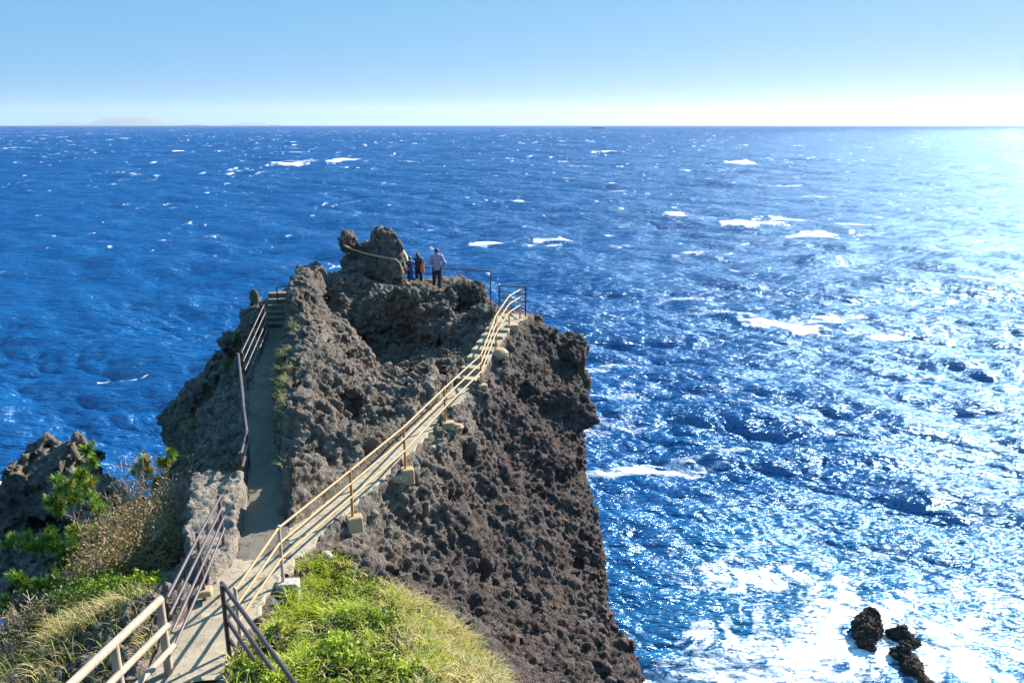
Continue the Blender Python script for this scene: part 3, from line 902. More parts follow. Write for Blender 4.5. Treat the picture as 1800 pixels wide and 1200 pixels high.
oc = [(UD(92, 842, 20.6), (0.95, 0.9, 0.95), 0.2, 3.0), (UD(70, 815, 20.6), (0.5, 0.6, 0.55), 0.4, 2.6), (UD(110, 806, 20.8), (0.55, 0.5, 0.42), 0.1, 2.6), (UD(185, 882, 20.2), (0.75, 0.7, 0.5), 0.1, 2.6), (UD(30, 900, 20.2), (0.9, 0.9, 0.7), 0.0, 2.6),
      ((-12.0, 20.0, CAMZ - 14.5), (2.3, 1.9, 4.1), 0.0, 3.0), ((-12.2, 20.0, CAMZ - 26), (3.2, 2.6, 13), 0.0, 3.0)]
rock_thing('rock_outcrop', oc, (-16.2, 16.4, -1.5), (-8.4, 23.6, CAMZ - 7.5), 0.075, m_rock, 'jagged brown rock outcrop behind the pine saplings on the left', 'rock', 0.46, 1.0, 0.0)

m_wet = rock_mat('wet_sea_rock', [(0.07, 0.055, 0.05), (0.12, 0.095, 0.08), (0.045, 0.037, 0.035), (0.07, 0.055, 0.05), (0.11, 0.085, 0.07)], 0.35)
def sea_rock(px, py, parts, label):
    c = U(px, py, -CAMZ)
    az = math.atan2(c[0], c[1]); ca, sa = math.cos(az), math.sin(az)
    ms = [((c[0] + a * ca + b * sa, c[1] - a * sa + b * ca, h), r, t - az, 2.4) for a, b, h, r, t in parts]
    rock_thing('sea_rock', ms, (c[0] - 4, c[1] - 5, -1.2), (c[0] + 4, c[1] + 5, 3.2), 0.10, m_wet, label, 'rock', 0.34, 0.9, 0.4, 2.2, 'rocks awash in the surf')
sea_rock(1525, 1118, [(0.05, 1.6, 0.2, (0.85, 1.0, 1.35), 0.1), (-0.1, 0.0, 0.1, (0.95, 1.5, 1.25), 0.1), (0.1, -1.4, -0.2, (0.6, 1.0, 0.9), 0.2)], 'tallest dark sea rock standing in white surf, leftmost of three')
sea_rock(1588, 1122, [(-0.2, 0.3, -0.1, (0.8, 0.7, 0.75), 0.3), (0.5, -0.2, -0.2, (0.55, 0.7, 0.6), 0.1)], 'smallest dark sea rock between two larger ones in the surf')
sea_rock(1602, 1175, [(-0.7, 0.9, -0.1, (0.75, 0.8, 0.95), 0.5), (0.1, -0.2, -0.1, (0.8, 1.1, 0.85), 0.5), (1.0, -1.5, -0.2, (0.55, 1.0, 0.7), 0.5)], 'low slanting dark sea rock nearest the bottom edge of the photo')

bp = UD(822, 517, 28.6)
rock_thing('boulder', [((bp[0], bp[1], bp[2] - 0.12), (0.78, 0.6, 0.62), 0.1, 2.6)], (bp[0] - 1.6, bp[1] - 1.4, bp[2] - 1.3), (bp[0] + 1.6, bp[1] + 1.4, bp[2] + 1.2), 0.05, m_rock, 'large rounded dark boulder right of the man in the striped jacket', 'boulder', 0.16, 1.3, 0.75)
bp = UD(787, 522, 27.8)
rock_thing('boulder', [((bp[0], bp[1], bp[2] - 0.14), (0.36, 0.34, 0.42), 0.3, 2.3)], (bp[0] - 1, bp[1] - 1, bp[2] - 1), (bp[0] + 1, bp[1] + 1, bp[2] + 0.9), 0.05, m_rock, 'smaller sunlit boulder in front of the large dark boulder', 'boulder', 0.12, 1.3, 0.0)
def stone(px, py, r, label, mat, seed, sq=(1, 0.9, 0.8)):
    p = hit(px, py)
    o = lump('stone', (p[0], p[1], p[2] + r * 0.35), r, mat, None, seed, None, sq, 0.12)
    tag(o, label, 'stone')
stone(762, 790, 0.095, 'small round pale stone beside the ramp, above the third footing', m_white, 11)
stone(658, 905, 0.09, 'flat grey stone just right of the second rusty post', concrete_mat('grey_stone', (0.22, 0.2, 0.18), (0.3, 0.28, 0.25)), 12)
stone(572, 980, 0.12, 'pale stone at the top edge of the green mound', concrete_mat('pale_stone', (0.4, 0.37, 0.3), (0.48, 0.44, 0.37)), 13)

# ------------------------------------------------------------------ straw rope round the crag
m_straw, nt, bs = new_mat('straw_rope'); N_ = NT(nt)
wv_ = N_.n('ShaderNodeTexWave'); wv_.wave_type = 'BANDS'; wv_.bands_direction = 'DIAGONAL'; wv_.inputs['Scale'].default_value = 9.0; wv_.inputs['Distortion'].default_value = 2.0
nt.links.new(N_.objco(), wv_.inputs['Vector'])
nt.links.new(N_.mix(wv_.outputs['Fac'], (0.40, 0.29, 0.15), (0.56, 0.44, 0.27)), bs.inputs['Base Color'])
bs.inputs['Roughness'].default_value = 0.95
nt.links.new(N_.bump(wv_.outputs['Fac'], 0.8, 0.02), bs.inputs['Normal'])
def on_rock(pxs, off, smooth=2):
    pts = np.array([hit(*q) for q in pxs])
    k = np.array([-ray(*q) for q in pxs]); k /= np.linalg.norm(k, axis=1, keepdims=True)
    dy = pts[:, 1].copy()
    for _ in range(smooth): dy[1:-1] = np.minimum(dy[1:-1], (dy[:-2] + dy[2:]) / 2 + 0.02)
    out = [UD(q[0], q[1], d - off) for q, d in zip(pxs, dy)]
    return out
rp = [(604,431),(612,435),(622,439),(634,443),(648,447),(662,450),(676,452.5),(688,454.5),(697,457),(702,462),(705,469),(707,476),(708,483)]
rpts = on_rock(rp, 0.07, 6)
b = MB(); b.tube(rpts, [0.032 + 0.007 * math.sin(i * 1.9) for i in range(len(rpts))], 10, True, 0.1)
ro = b.build('straw_rope', m_straw)
tag(ro, 'sagging yellowish straw rope strung across the dark summit crag', 'rope')
q0 = UD(702, 438, 30.2); q1 = UD(715, 457, 30.0); q2 = UD(702, 452, 30.1); q3 = UD(709, 446, 30.1)
m_cream, nt, bs = new_mat('cream_rope'); bs.inputs['Base Color'].default_value = (0.55, 0.45, 0.2, 1); bs.inputs['Roughness'].default_value = 0.9
b = MB(); b.tube([UD(704, 436, 30.3), UD(709, 444, 30.2), UD(713, 451, 30.1), UD(716, 459, 30.0)], [0.05, 0.075, 0.075, 0.05], 10, True, 0.12)
b.tube([UD(704, 444, 30.25), UD(703, 452, 30.2), UD(706, 460, 30.1)], [0.07, 0.09, 0.06], 10, True, 0.12)
tag(b.build('rope_knot', m_cream), 'cream coloured knotted rope end hanging on the right side of the crag', 'rope')
# iron hoop let into the rock
hp = hit(566, 484); b = MB()
b.tube([(hp[0] + 0.17 * math.cos(t), hp[1] - 0.06, hp[2] + 0.02 + 0.2 * math.sin(t)) for t in np.linspace(-0.5, math.pi + 0.3, 14)], 0.022, 8)
tag(b.build('iron_hoop', m_iron), 'small dark iron hoop fixed in the sunlit rock left of the crag', 'hoop')

# ------------------------------------------------------------------ people
def cloth_mat(name, c0, c1, rough=0.8, scale=14):
    m, nt, bs = new_mat(name); N_ = NT(nt)
    n = N_.noise(N_.objco(), scale, 4, 0.6)
    nt.links.new(N_.mix(n, c0, c1), bs.inputs['Base Color'])
    bs.inputs['Roughness'].default_value = rough
    nt.links.new(N_.bump(n, 0.6, 0.02), bs.inputs['Normal'])
    return m
m_skin = cloth_mat('skin', (0.45, 0.26, 0.18), (0.52, 0.31, 0.22), 0.6)
m_hair = cloth_mat('black_hair', (0.012, 0.010, 0.010), (0.03, 0.022, 0.02), 0.5, 60)
m_hair2 = cloth_mat('dark_brown_hair', (0.03, 0.015, 0.012), (0.06, 0.03, 0.022), 0.5, 60)
m_navy = cloth_mat('navy_trousers', (0.012, 0.014, 0.028), (0.022, 0.024, 0.042))
m_blue = cloth_mat('blue_jacket', (0.012, 0.035, 0.17), (0.02, 0.055, 0.24), 0.5)
m_dkj = cloth_mat('dark_navy_jacket', (0.016, 0.018, 0.045), (0.032, 0.033, 0.07), 0.6)
m_shoe = cloth_mat('black_shoes', (0.012, 0.012, 0.014), (0.02, 0.02, 0.022), 0.5)
m_orange = cloth_mat('orange_fabric', (0.62, 0.17, 0.07), (0.72, 0.24, 0.12))
m_camera = cloth_mat('black_plastic', (0.02, 0.02, 0.022), (0.03, 0.03, 0.032), 0.35)
m_strp, nt, bs = new_mat('striped_jacket_cloth'); N_ = NT(nt)
sep = N_.n('ShaderNodeSeparateXYZ'); nt.links.new(N_.objco(), sep.inputs[0])
fz = N_.math('FRACT', N_.math('MULTIPLY', sep.outputs['Z'], 9.0))
sc1 = N_.ramp(fz, [(0.0, (0.30, 0.25, 0.42)), (0.50, (0.30, 0.25, 0.43)), (0.52, (0.22, 0.15, 0.22)), (0.66, (0.22, 0.15, 0.22)), (0.68, (0.48, 0.41, 0.52)), (0.86, (0.48, 0.41, 0.52)), (0.88, (0.32, 0.27, 0.44))], 'CONSTANT')
nt.links.new(sc1, bs.inputs['Base Color']); bs.inputs['Roughness'].default_value = 0.8
nt.links.new(N_.bump(N_.noise(N_.objco(), 9, 4, 0.6), 0.8, 0.03), bs.inputs['Normal'])

def cone_sd(x, y, z, a, b, r1, r2):
    """Distance to a limb from a to b tapering r1 to r2."""
    a = np.array(a, float); b = np.array(b, float); e = b - a; L2 = e @ e
    t = np.clip(((x - a[0]) * e[0] + (y - a[1]) * e[1] + (z - a[2]) * e[2]) / L2, 0, 1)
    return np.sqrt((x - a[0] - e[0] * t) ** 2 + (y - a[1] - e[1] * t) ** 2 + (z - a[2] - e[2] * t) ** 2) - (r1 + (r2 - r1) * t)
def sd_union(x, y, z, prims, k):
    f = None
    for p in prims:
        if p[0] == 'c': d = cone_sd(x, y, z, *p[1:])
        else: d = blob(x, y, z, p[1], p[2], p[3] if len(p) > 3 else 0.0)
        f = d if f is None else smin(f, d, k)
    return f
def sd_obj(name, prims, k, vox, mat, parent, M, extra=None, wob=0.0):
    """Mesh a set of limbs in the figure's own frame (facing +Y, feet at z = 0) and place it by M."""
    pts = np.array([q for p in prims for q in ((p[1], p[2]) if p[0] == 'c' else (np.array(p[1]) - max(p[2]), np.array(p[1]) + max(p[2])))])
    pad = 0.25
    def fn(x, y, z, fine):
        f = sd_union(x, y, z, prims, k)
        if extra is not None: f = extra(x, y, z, f)
        if wob: f = f - wob * fbm(x, y, z, 9.0, 2)
        return f
    P, Q = sdf_mesh(fn, pts.min(0) - pad, pts.max(0) + pad, vox, vox * 3.5)
    W = (np.array(M.to_3x3()) @ P.T).T + np.array(M.translation)
    return mesh_obj(name, W, Q, mat, parent, True)

def hand(wrist, d, palm_n, curl=0.5):
    """Five separate fingers; d = direction of the hand, palm_n = the way the palm faces."""
    w = Vector(wrist); d = Vector(d).normalized(); n = Vector(palm_n); n = (n - d * n.dot(d)).normalized(); s = d.cross(n)
    pr = [('c', w, w + d * 0.075, 0.024, 0.030), ('c', w + s * 0.018 + d * 0.02, w + s * 0.026 + d * 0.085, 0.018, 0.015), ('c', w - s * 0.018 + d * 0.02, w - s * 0.026 + d * 0.08, 0.018, 0.015)]
    for off, L in ((0.031, 0.072), (0.0105, 0.082), (-0.0105, 0.077), (-0.031, 0.060)):
        k0 = w + d * 0.085 + s * off
        k1 = k0 + (d * math.cos(curl * 0.7) + n * math.sin(curl * 0.7)) * L * 0.55
        k2 = k1 + (d * math.cos(curl * 1.7) + n * math.sin(curl * 1.7)) * L * 0.45
        pr += [('c', k0, k1, 0.0095, 0.009), ('c', k1, k2, 0.009, 0.008)]
    t0 = w + d * 0.03 + s * 0.03; t1 = t0 + (d * 0.5 + s * 0.7 + n * 0.4).normalized() * 0.04
    pr += [('c', t0, t1, 0.013, 0.011), ('c', t1, t1 + (d * 0.8 + s * 0.3 + n * 0.4).normalized() * 0.032, 0.011, 0.009)]
    return pr

def person(loc, rz, H, pose, mats, label, coat=0.80):
    """pose: dict of joints in metres for a 1.70 m figure facing +Y."""
    k_ = H / 1.70
    root = empty('person', tuple(loc))
    tag(root, label, 'person')
    M = Matrix.Translation(Vector(loc)) @ Matrix.Rotation(rz, 4, 'Z') @ Matrix.Scale(k_, 4)
    J = {'pel': (0, 0, 0.93), 'waist': (0, 0.0, 1.08), 'chest': (0, 0.01, 1.28), 'neck': (0, 0.01, 1.44), 'head': (0, 0.03, 1.585),
         'hipL': (-0.09, 0, 0.90), 'kneeL': (-0.11, 0.02, 0.49), 'ankL': (-0.12, 0, 0.09), 'hipR': (0.09, 0, 0.90), 'kneeR': (0.11, 0.02, 0.49), 'ankR': (0.12, 0, 0.09),
         'shL': (-0.185, 0, 1.37), 'elL': (-0.25, -0.03, 1.10), 'wrL': (-0.22, 0.10, 0.88), 'shR': (0.185, 0, 1.37), 'elR': (0.25, -0.03, 1.10), 'wrR': (0.22, 0.10, 0.88), 'turn': 0.0}
    J.update(pose)
    v = lambda n: np.array(J[n], float)
    hd = v('head'); tn = J['turn']; fw = np.array((math.sin(-tn), math.cos(tn), 0)); sd = np.array((math.cos(tn), math.sin(tn), 0))
    torso = [('c', v('pel'), v('waist'), 0.125, 0.115), ('c', v('waist'), v('chest'), 0.115, 0.135), ('c', v('shL') * .8 + v('chest') * .2, v('shR') * .8 + v('chest') * .2, 0.075, 0.075),
             ('c', v('chest'), v('neck'), 0.12, 0.06)]
    legs = []
    for s in 'LR':
        legs += [('c', v('hip' + s), v('knee' + s), 0.088, 0.056), ('c', v('knee' + s), v('ank' + s), 0.058, 0.040)]
    arms = []
    for s in 'LR':
        arms += [('c', v('sh' + s), v('el' + s), 0.050, 0.040), ('c', v('el' + s), v('wr' + s), 0.040, 0.028)]
    head = [('c', v('neck'), hd - np.array((0, 0, 0.07)), 0.052, 0.055), ('e', hd, (0.076, 0.095, 0.112), tn), ('e', hd + fw * 0.035 - np.array((0, 0, 0.06)), (0.055, 0.055, 0.055), tn),
            ('c', hd + fw * 0.085 + np.array((0, 0, 0.0)), hd + fw * 0.112 - np.array((0, 0, 0.03)), 0.010, 0.016),
            ('e', hd + sd * 0.078 - np.array((0, 0, 0.01)), (0.012, 0.02, 0.034), tn), ('e', hd - sd * 0.078 - np.array((0, 0, 0.01)), (0.012, 0.02, 0.034), tn)]
    feet = []
    for s in 'LR':
        a = v('ank' + s); feet += [('c', a - np.array((0, 0.03, 0.035)), a + np.array((0.01 if s == 'R' else -0.01, 0.15, -0.05)), 0.042, 0.034)]
    hands = []
    for s in 'LR':
        d = J.get('hd' + s, tuple(v('wr' + s) - v('el' + s))); pn = J.get('pn' + s, (-1 if s == 'R' else 1, 0.2, 0))
        hands += hand(v('wr' + s), d, pn, J.get('curl', 0.6))
    def face(x, y, z, f):
        for s_ in (-1, 1):       # eye sockets
            e = hd + fw * 0.098 + sd * 0.03 * s_ + np.array((0, 0, 0.005))
            f = smax(f, -(np.sqrt((x - e[0]) ** 2 + (y - e[1]) ** 2 + (z - e[2]) ** 2) - 0.017), 0.01)
        mo = hd + fw * 0.098 - np.array((0, 0, 0.068))
        return smax(f, -blob(x, y, z, mo, (0.024, 0.012, 0.006), tn), 0.006)
    sd_obj('body', torso + legs + arms + head + feet + hands, 0.022, 0.011, m_skin, root, M, face)
    # clothes: the same limbs a little fuller, cut at the hems
    zc = coat
    def hem(lo_, hi3):
        return lambda x, y, z, f: np.maximum(f, np.maximum(lo_ - z, z - hi3))
    fat = lambda pr, d: [(p[0], p[1], p[2], p[3] + d, p[4] + d) if p[0] == 'c' else p for p in pr]
    skirt = [('c', v('pel') + np.array((-0.05, 0, 0.0)), v('pel') + np.array((-0.05, 0, zc - 0.93 - 0.02)), 0.115, 0.12), ('c', v('pel') + np.array((0.05, 0, 0.0)), v('pel') + np.array((0.05, 0, zc - 0.93 - 0.02)), 0.115, 0.12)]
    sd_obj('jacket', fat(torso, 0.035) + fat(arms, 0.028) + skirt, 0.05, 0.013, mats[0], root, M, hem(zc, 1.50), 0.010)
    sd_obj('trousers', [('c', v('pel'), v('pel') + np.array((0, 0, -0.06)), 0.135, 0.13)] + fat(legs, 0.024), 0.035, 0.013, mats[1], root, M, hem(0.07, 1.02), 0.006)
    for s in 'LR':
        a = v('ank' + s)
        sd_obj('shoe', [('c', a - np.array((0, 0.035, 0.035)), a + np.array((0.01 if s == 'R' else -0.01, 0.16, -0.045)), 0.052, 0.042)], 0.02, 0.012, m_shoe, root, M, lambda x, y, z, f: np.maximum(f, 0.003 - z))
    hr_ = [('e', hd - fw * 0.012 + np.array((0, 0, 0.022)), (0.088, 0.104, 0.112), tn)] + J.get('hair', [])
    def cut(x, y, z, f):
        u = (x - hd[0]) * fw[0] + (y - hd[1]) * fw[1]
        return np.maximum(f, np.minimum(u - 0.035, 0.055 + hd[2] - z) if not J.get('hood') else u - 0.05)
    sd_obj('hood' if J.get('hood') else 'hair', hr_, 0.03, 0.010, mats[2], root, M, cut, 0.006)
    return root, M

gm = lambda px, py, dy: UD(px, py, dy)
p1 = UD(769, 508, 30.6)
def stand(p, sink=0.0):
    g = ground(p[0], p[1])
    return np.array((p[0], p[1], max(g, p[2] - 0.35) if g > p[2] - 0.9 else p[2]))
H1 = top_at(p1, 436.5)
person(p1, 0.05, H1, {'kneeL': (-0.12, 0.02, 0.49), 'ankL': (-0.15, 0.03, 0.09), 'kneeR': (0.10, 0.03, 0.49), 'ankR': (0.12, -0.16, 0.05), 'elR': (0.315, -0.04, 1.12), 'wrR': (0.24, 0.17, 0.99), 'elL': (-0.27, 0.06, 1.12), 'wrL': (-0.17, 0.24, 1.04), 'turn': 0.1},
       (m_strp, m_navy, m_hair2), 'man in a pale purple striped jacket and dark trousers looking out to sea', 0.80)
p2 = UD(737, 502, 31.2); H2 = top_at(p2, 444.5)
_, M2 = person(p2, 0.25, H2, {'turn': 0.35, 'head': (-0.03, 0.07, 1.575), 'elR': (0.26, 0.02, 1.10), 'wrR': (0.13, 0.20, 1.02), 'elL': (-0.24, 0.06, 1.12), 'wrL': (-0.08, 0.24, 1.05),
       'hair': [('c', (-0.03, 0.0, 1.56), (-0.01, -0.05, 1.42), 0.085, 0.06)]}, (m_dkj, m_navy, m_hair), 'person in a dark navy jacket standing between the blue jacket and the striped jacket', 0.86)
p3 = UD(722.5, 503, 30.7); H3 = top_at(p3, 451)
_, M3 = person(p3, 0.45, H3, {'turn': 0.25, 'head': (-0.02, 0.05, 1.58), 'shL': (-0.185, 0.02, 1.38), 'elL': (-0.26, 0.20, 1.22), 'wrL': (-0.12, 0.36, 1.47), 'elR': (0.24, 0.2, 1.2), 'wrR': (0.05, 0.37, 1.46), 'hdL': (0.3, 0.2, 1), 'hdR': (-0.3, 0.2, 1),
       'pnL': (0.6, -0.6, 0), 'pnR': (-0.6, -0.6, 0)}, (m_blue, m_navy, m_hair), 'person in a long blue jacket holding a camera up, leftmost of three', 0.45)
b = MB(); cc = M3 @ Vector((-0.04, 0.395, 1.565))
b.box((cc.x, cc.y, cc.z - 0.045), (0.13, 0.05, 0.085), 0.45, 0.97, 0.008)
dv_ = Matrix.Rotation(0.45, 3, 'Z') @ Vector((0, 1, 0)); b.tube([cc, cc + dv_ * 0.07], [0.032, 0.030], 12)
tag(b.build('camera', m_camera), 'small black camera held up by the person in the blue jacket', 'camera')
# orange bag hanging at the middle person's side
bg_c = M2 @ Vector((0.17, -0.17, 0.96))
ob = empty('shoulder_bag', tuple(bg_c)); tag(ob, 'orange shoulder bag hanging at the side of the person in dark navy', 'bag')
bmx = MB(); bmx.box((bg_c.x, bg_c.y, bg_c.z - 0.16), (0.18, 0.09, 0.32), 0.2, 0.78, 0.03); bmx.build('body', m_orange, ob)
bmx = MB(); bmx.tube([tuple(M2 @ Vector(q)) for q in ((0.17, -0.17, 1.10), (0.20, -0.14, 1.25), (0.16, -0.09, 1.42), (0.05, 0.0, 1.49))], 0.016, 8); bmx.build('strap', m_orange, ob)
print('people', round(time.time() - T0, 1))
# ------------------------------------------------------------------ plants
def leaf_mat(name, trans=0.35, rough=0.55):
    m, nt, bs = new_mat(name); N_ = NT(nt)
    c = N_.attr('tint').outputs['Color']
    nt.links.new(c, bs.inputs['Base Color'])
    bs.inputs['Roughness'].default_value = rough
    bs.inputs['Specular IOR Level'].default_value = 0.35
    tr = N_.n('ShaderNodeBsdfTranslucent'); nt.links.new(c, tr.inputs['Color'])
    mx = N_.n('ShaderNodeMixShader'); mx.inputs[0].default_value = trans
    nt.links.new(bs.outputs[0], mx.inputs[1]); nt.links.new(tr.outputs[0], mx.inputs[2])
    out = next(n for n in nt.nodes if n.type == 'OUTPUT_MATERIAL')
    nt.links.new(mx.outputs[0], out.inputs['Surface'])
    return m
m_leaf = leaf_mat('leaf'); m_grass = leaf_mat('grass_blade', 0.3, 0.65); m_needle = leaf_mat('pine_needle', 0.25, 0.5)
m_bark, nt, bs = new_mat('bark'); N_ = NT(nt)
bn = N_.noise(N_.objco(), 22, 5, 0.65)
nt.links.new(N_.mix(bn, (0.16, 0.12, 0.09), (0.32, 0.25, 0.19)), bs.inputs['Base Color']); bs.inputs['Roughness'].default_value = 0.9
m_twig, nt, bs = new_mat('dead_twig'); N_ = NT(nt)
bn = N_.noise(N_.objco(), 6, 4, 0.65)
nt.links.new(N_.mix(bn, (0.28, 0.21, 0.17), (0.52, 0.42, 0.35)), bs.inputs['Base Color']); bs.inputs['Roughness'].default_value = 0.9

def unit(v): return v / np.maximum(np.linalg.norm(v, axis=-1, keepdims=True), 1e-9)
def leaves(C, D, L, Wd, col, rg, up=0.6):
    """Pointed, folded leaves at C growing along D. Returns verts, tri faces, tints."""
    n = len(C)
    D = unit(D)
    nr = unit(rg.normal(size=(n, 3)) * (1 - up) + np.array((0, 0, 1.0)) * up)
    S = unit(np.cross(D, nr)); Nn = np.cross(S, D)
    L = L[:, None]; Wd = Wd[:, None]
    a = C; m1 = C + D * L * 0.45 + S * Wd * 0.5 + Nn * Wd * 0.18; m2 = C + D * L * 0.45 - S * Wd * 0.5 + Nn * Wd * 0.18
    e = C + D * L - Nn * L * 0.18; k = C + D * L * 0.5
    V = np.stack([a, m1, e, m2, k], 1).reshape(-1, 3)
    b = np.arange(n)[:, None] * 5
    F = np.concatenate([b + np.array([[0, 1, 4]]), b + np.array([[1, 2, 4]]), b + np.array([[2, 3, 4]]), b + np.array([[3, 0, 4]])])
    return V, F, np.repeat(col, 5, axis=0)
def blades(C, D, L, Wd, col, rg, droop=0.5):
    """Tapering, arching grass blades."""
    n = len(C); D = unit(D)
    h = unit(np.c_[rg.normal(size=(n, 2)), np.zeros(n)])
    S = unit(np.cross(D, np.array((0, 0, 1.0)) + 1e-3 * rg.normal(size=(n, 3))))
    side = unit(D * np.array((1, 1, 0)) + 0.3 * h)
    L = L[:, None]; Wd = Wd[:, None]
    p0 = C; p1 = C + D * L * 0.45; p2 = p1 + unit(D + side * droop * 0.8 - np.array((0, 0, 0.3 * droop))) * L * 0.32; p3 = p2 + unit(D + side * droop * 2.0 - np.array((0, 0, 1.2 * droop))) * L * 0.28
    V = np.stack([p0 - S * Wd / 2, p0 + S * Wd / 2, p1 - S * Wd * 0.42, p1 + S * Wd * 0.42, p2 - S * Wd * 0.28, p2 + S * Wd * 0.28, p3], 1).reshape(-1, 3)
    b = np.arange(n)[:, None] * 7
    F = np.concatenate([b + np.array([q]) for q in ([0, 1, 3], [0, 3, 2], [2, 3, 5], [2, 5, 4], [4, 5, 6])])
    return V, F, np.repeat(col, 7, axis=0)
def pick(cols, n, rg, jit=0.18):
    cols = np.array(cols); c = cols[rg.integers(0, len(cols), n)]
    t = rg.random((n, 1)); c2 = cols[rg.integers(0, len(cols), n)]
    c = c * t + c2 * (1 - t)
    return np.clip(c * (1 + jit * rg.normal(size=(n, 1))), 0.004, 1)
def merge(parts):
    V = []; F = []; C = []; b = 0
    for v, f, c in parts:
        V.append(v); F.append(f + b); C.append(c); b += len(v)
    return np.concatenate(V), np.concatenate(F), np.concatenate(C)
def leaf_obj(name, parts, mat, parent=None):
    V, F, C = merge(parts)
    return mesh_obj(name, V, F, mat, parent, False, {'tint': C})

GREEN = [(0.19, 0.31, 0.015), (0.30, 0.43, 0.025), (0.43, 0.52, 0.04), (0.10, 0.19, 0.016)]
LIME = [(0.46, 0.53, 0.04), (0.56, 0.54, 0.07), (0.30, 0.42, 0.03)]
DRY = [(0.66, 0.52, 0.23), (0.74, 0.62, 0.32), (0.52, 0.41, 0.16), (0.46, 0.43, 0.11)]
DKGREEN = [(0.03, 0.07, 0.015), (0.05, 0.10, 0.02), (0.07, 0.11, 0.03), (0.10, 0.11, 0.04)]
OLIVE = [(0.20, 0.17, 0.04), (0.30, 0.21, 0.07), (0.12, 0.12, 0.03), (0.34, 0.23, 0.09)]
SHR = [(0.07, 0.15, 0.012), (0.12, 0.23, 0.018), (0.20, 0.30, 0.03), (0.05, 0.10, 0.012)]

def in_poly_px(x, y, z, poly):
    a = y * math.cos(PITCH) - (z - CAMZ) * math.sin(PITCH); v = y * math.sin(PITCH) + (z - CAMZ) * math.cos(PITCH)
    px = 900 + FPX * x / a; py = 600 - FPX * v / a
    return poly_sd(px, py, np.array(poly, float)), px, py
def scatter(lo, hi, n, poly, rg):
    x = rg.uniform(lo[0], hi[0], n); y = rg.uniform(lo[1], hi[1], n); z = ground(x, y)
    sd, px, py = in_poly_px(x, y, z, poly)
    wd = bil(WD, x, y)
    k = (sd < 0) & (z > 0) & (wd > 0.02)
    return np.stack([x, y, z], 1)[k], -sd[k], px[k], py[k]

# --- the green mound --------------------------------------------------------
MOUND = [(405,1165),(455,1125),(500,1062),(520,1030),(522,992),(548,976),(585,975),(640,1010),(700,1035),(745,1058),(800,1098),(838,1140),(880,1190),(900,1230),(930,1400),(380,1400),(395,1230)]
rg = np.random.default_rng(31)
Pm, ins, pxm, pym = scatter((-4.6, 6.5), (1.2, 14.5), 150000, MOUND, rg)
n1_ = fbm(Pm[:, 0] * 1.1, Pm[:, 1] * 1.1, Pm[:, 2] * 0 + 2.2, 1.0, 3)
n2_ = fbm(Pm[:, 0] * 2.2, Pm[:, 1] * 2.2, Pm[:, 2] * 0 + 7.7, 1.0, 2)
# dry grass is thick on the right brow; leafy plants hold the middle
brow = sstep(110, 20, ins) * sstep(620, 740, pxm) + 0.6 * sstep(620, 820, pxm) + 0.35 * sstep(35, 5, ins)
leafy = sstep(-0.25, 0.35, n1_ + 0.35 - brow)
cushion = 0.24 * leafy * np.clip(0.6 + 0.9 * n2_, 0.1, 1.5) * sstep(2, 40, ins)
sel = rg.random(len(Pm)) < 0.62 * leafy * (0.35 + 0.65 * sstep(-0.45, 0.05, n2_))
n4_ = fbm(Pm[:, 0] * 3.6 + 3, Pm[:, 1] * 3.6, Pm[:, 2] * 0 + 1.1, 1.0, 2)
A = Pm[sel]; m_ = len(A); hgt = cushion[sel]
parts = []
for _ in range(2):
    C_ = A + np.c_[rg.normal(size=(m_, 2)) * 0.03, hgt * rg.uniform(0.15, 1.05, m_) + 0.01]
    D_ = np.c_[rg.normal(size=(m_, 2)), rg.uniform(-0.1, 0.9, m_)]
    bright = sstep(-0.2, 0.6, n2_[sel])[:, None]
    cl = pick(GREEN, m_, rg) * (1 - 0.42 * bright) * (0.55 + 0.45 * bright) + pick(LIME, m_, rg) * 0.42 * bright
    cl = cl * (0.55 + 0.6 * sstep(-0.35, 0.45, n4_[sel]))[:, None]
    parts.append(leaves(C_, D_, rg.uniform(0.04, 0.088, m_), rg.uniform(0.025, 0.05, m_), cl, rg, 0.55))
go = leaf_obj('leafy_ground_cover', parts, m_leaf)
tag(go, 'bright green leafy ground cover on the mound right of the path', 'ground cover', kind='stuff')
n3_ = fbm(Pm[:, 0] * 4.5, Pm[:, 1] * 4.5, Pm[:, 2] * 0 + 9.1, 1.0, 2)
sel = rg.random(len(Pm)) < (0.24 + 0.62 * (1 - leafy)) * (0.3 + 0.7 * sstep(-0.4, 0.2, n3_))
A = Pm[sel]; m_ = len(A)
D_ = np.c_[rg.normal(size=(m_, 2)) * 0.55 + np.array((0.25, -0.15)), np.full(m_, 1.0)]
dryf = np.clip(0.44 + 0.9 * n1_[sel] * 0.6 - 0.6 * n3_[sel] + 0.55 * brow[sel], 0, 1)[:, None]
cl = np.where(rg.random((m_, 1)) < dryf, pick(DRY, m_, rg), pick(LIME + GREEN[1:3], m_, rg))
gb = leaf_obj('dry_grass', [blades(A, D_, rg.uniform(0.10, 0.30, m_) * (1 + 0.45 * n3_[sel]), rg.uniform(0.010, 0.019, m_), cl, rg, 0.7)], m_grass)
tag(gb, 'straw coloured and lime green grass on the brow of the mound', 'grass', kind='stuff')
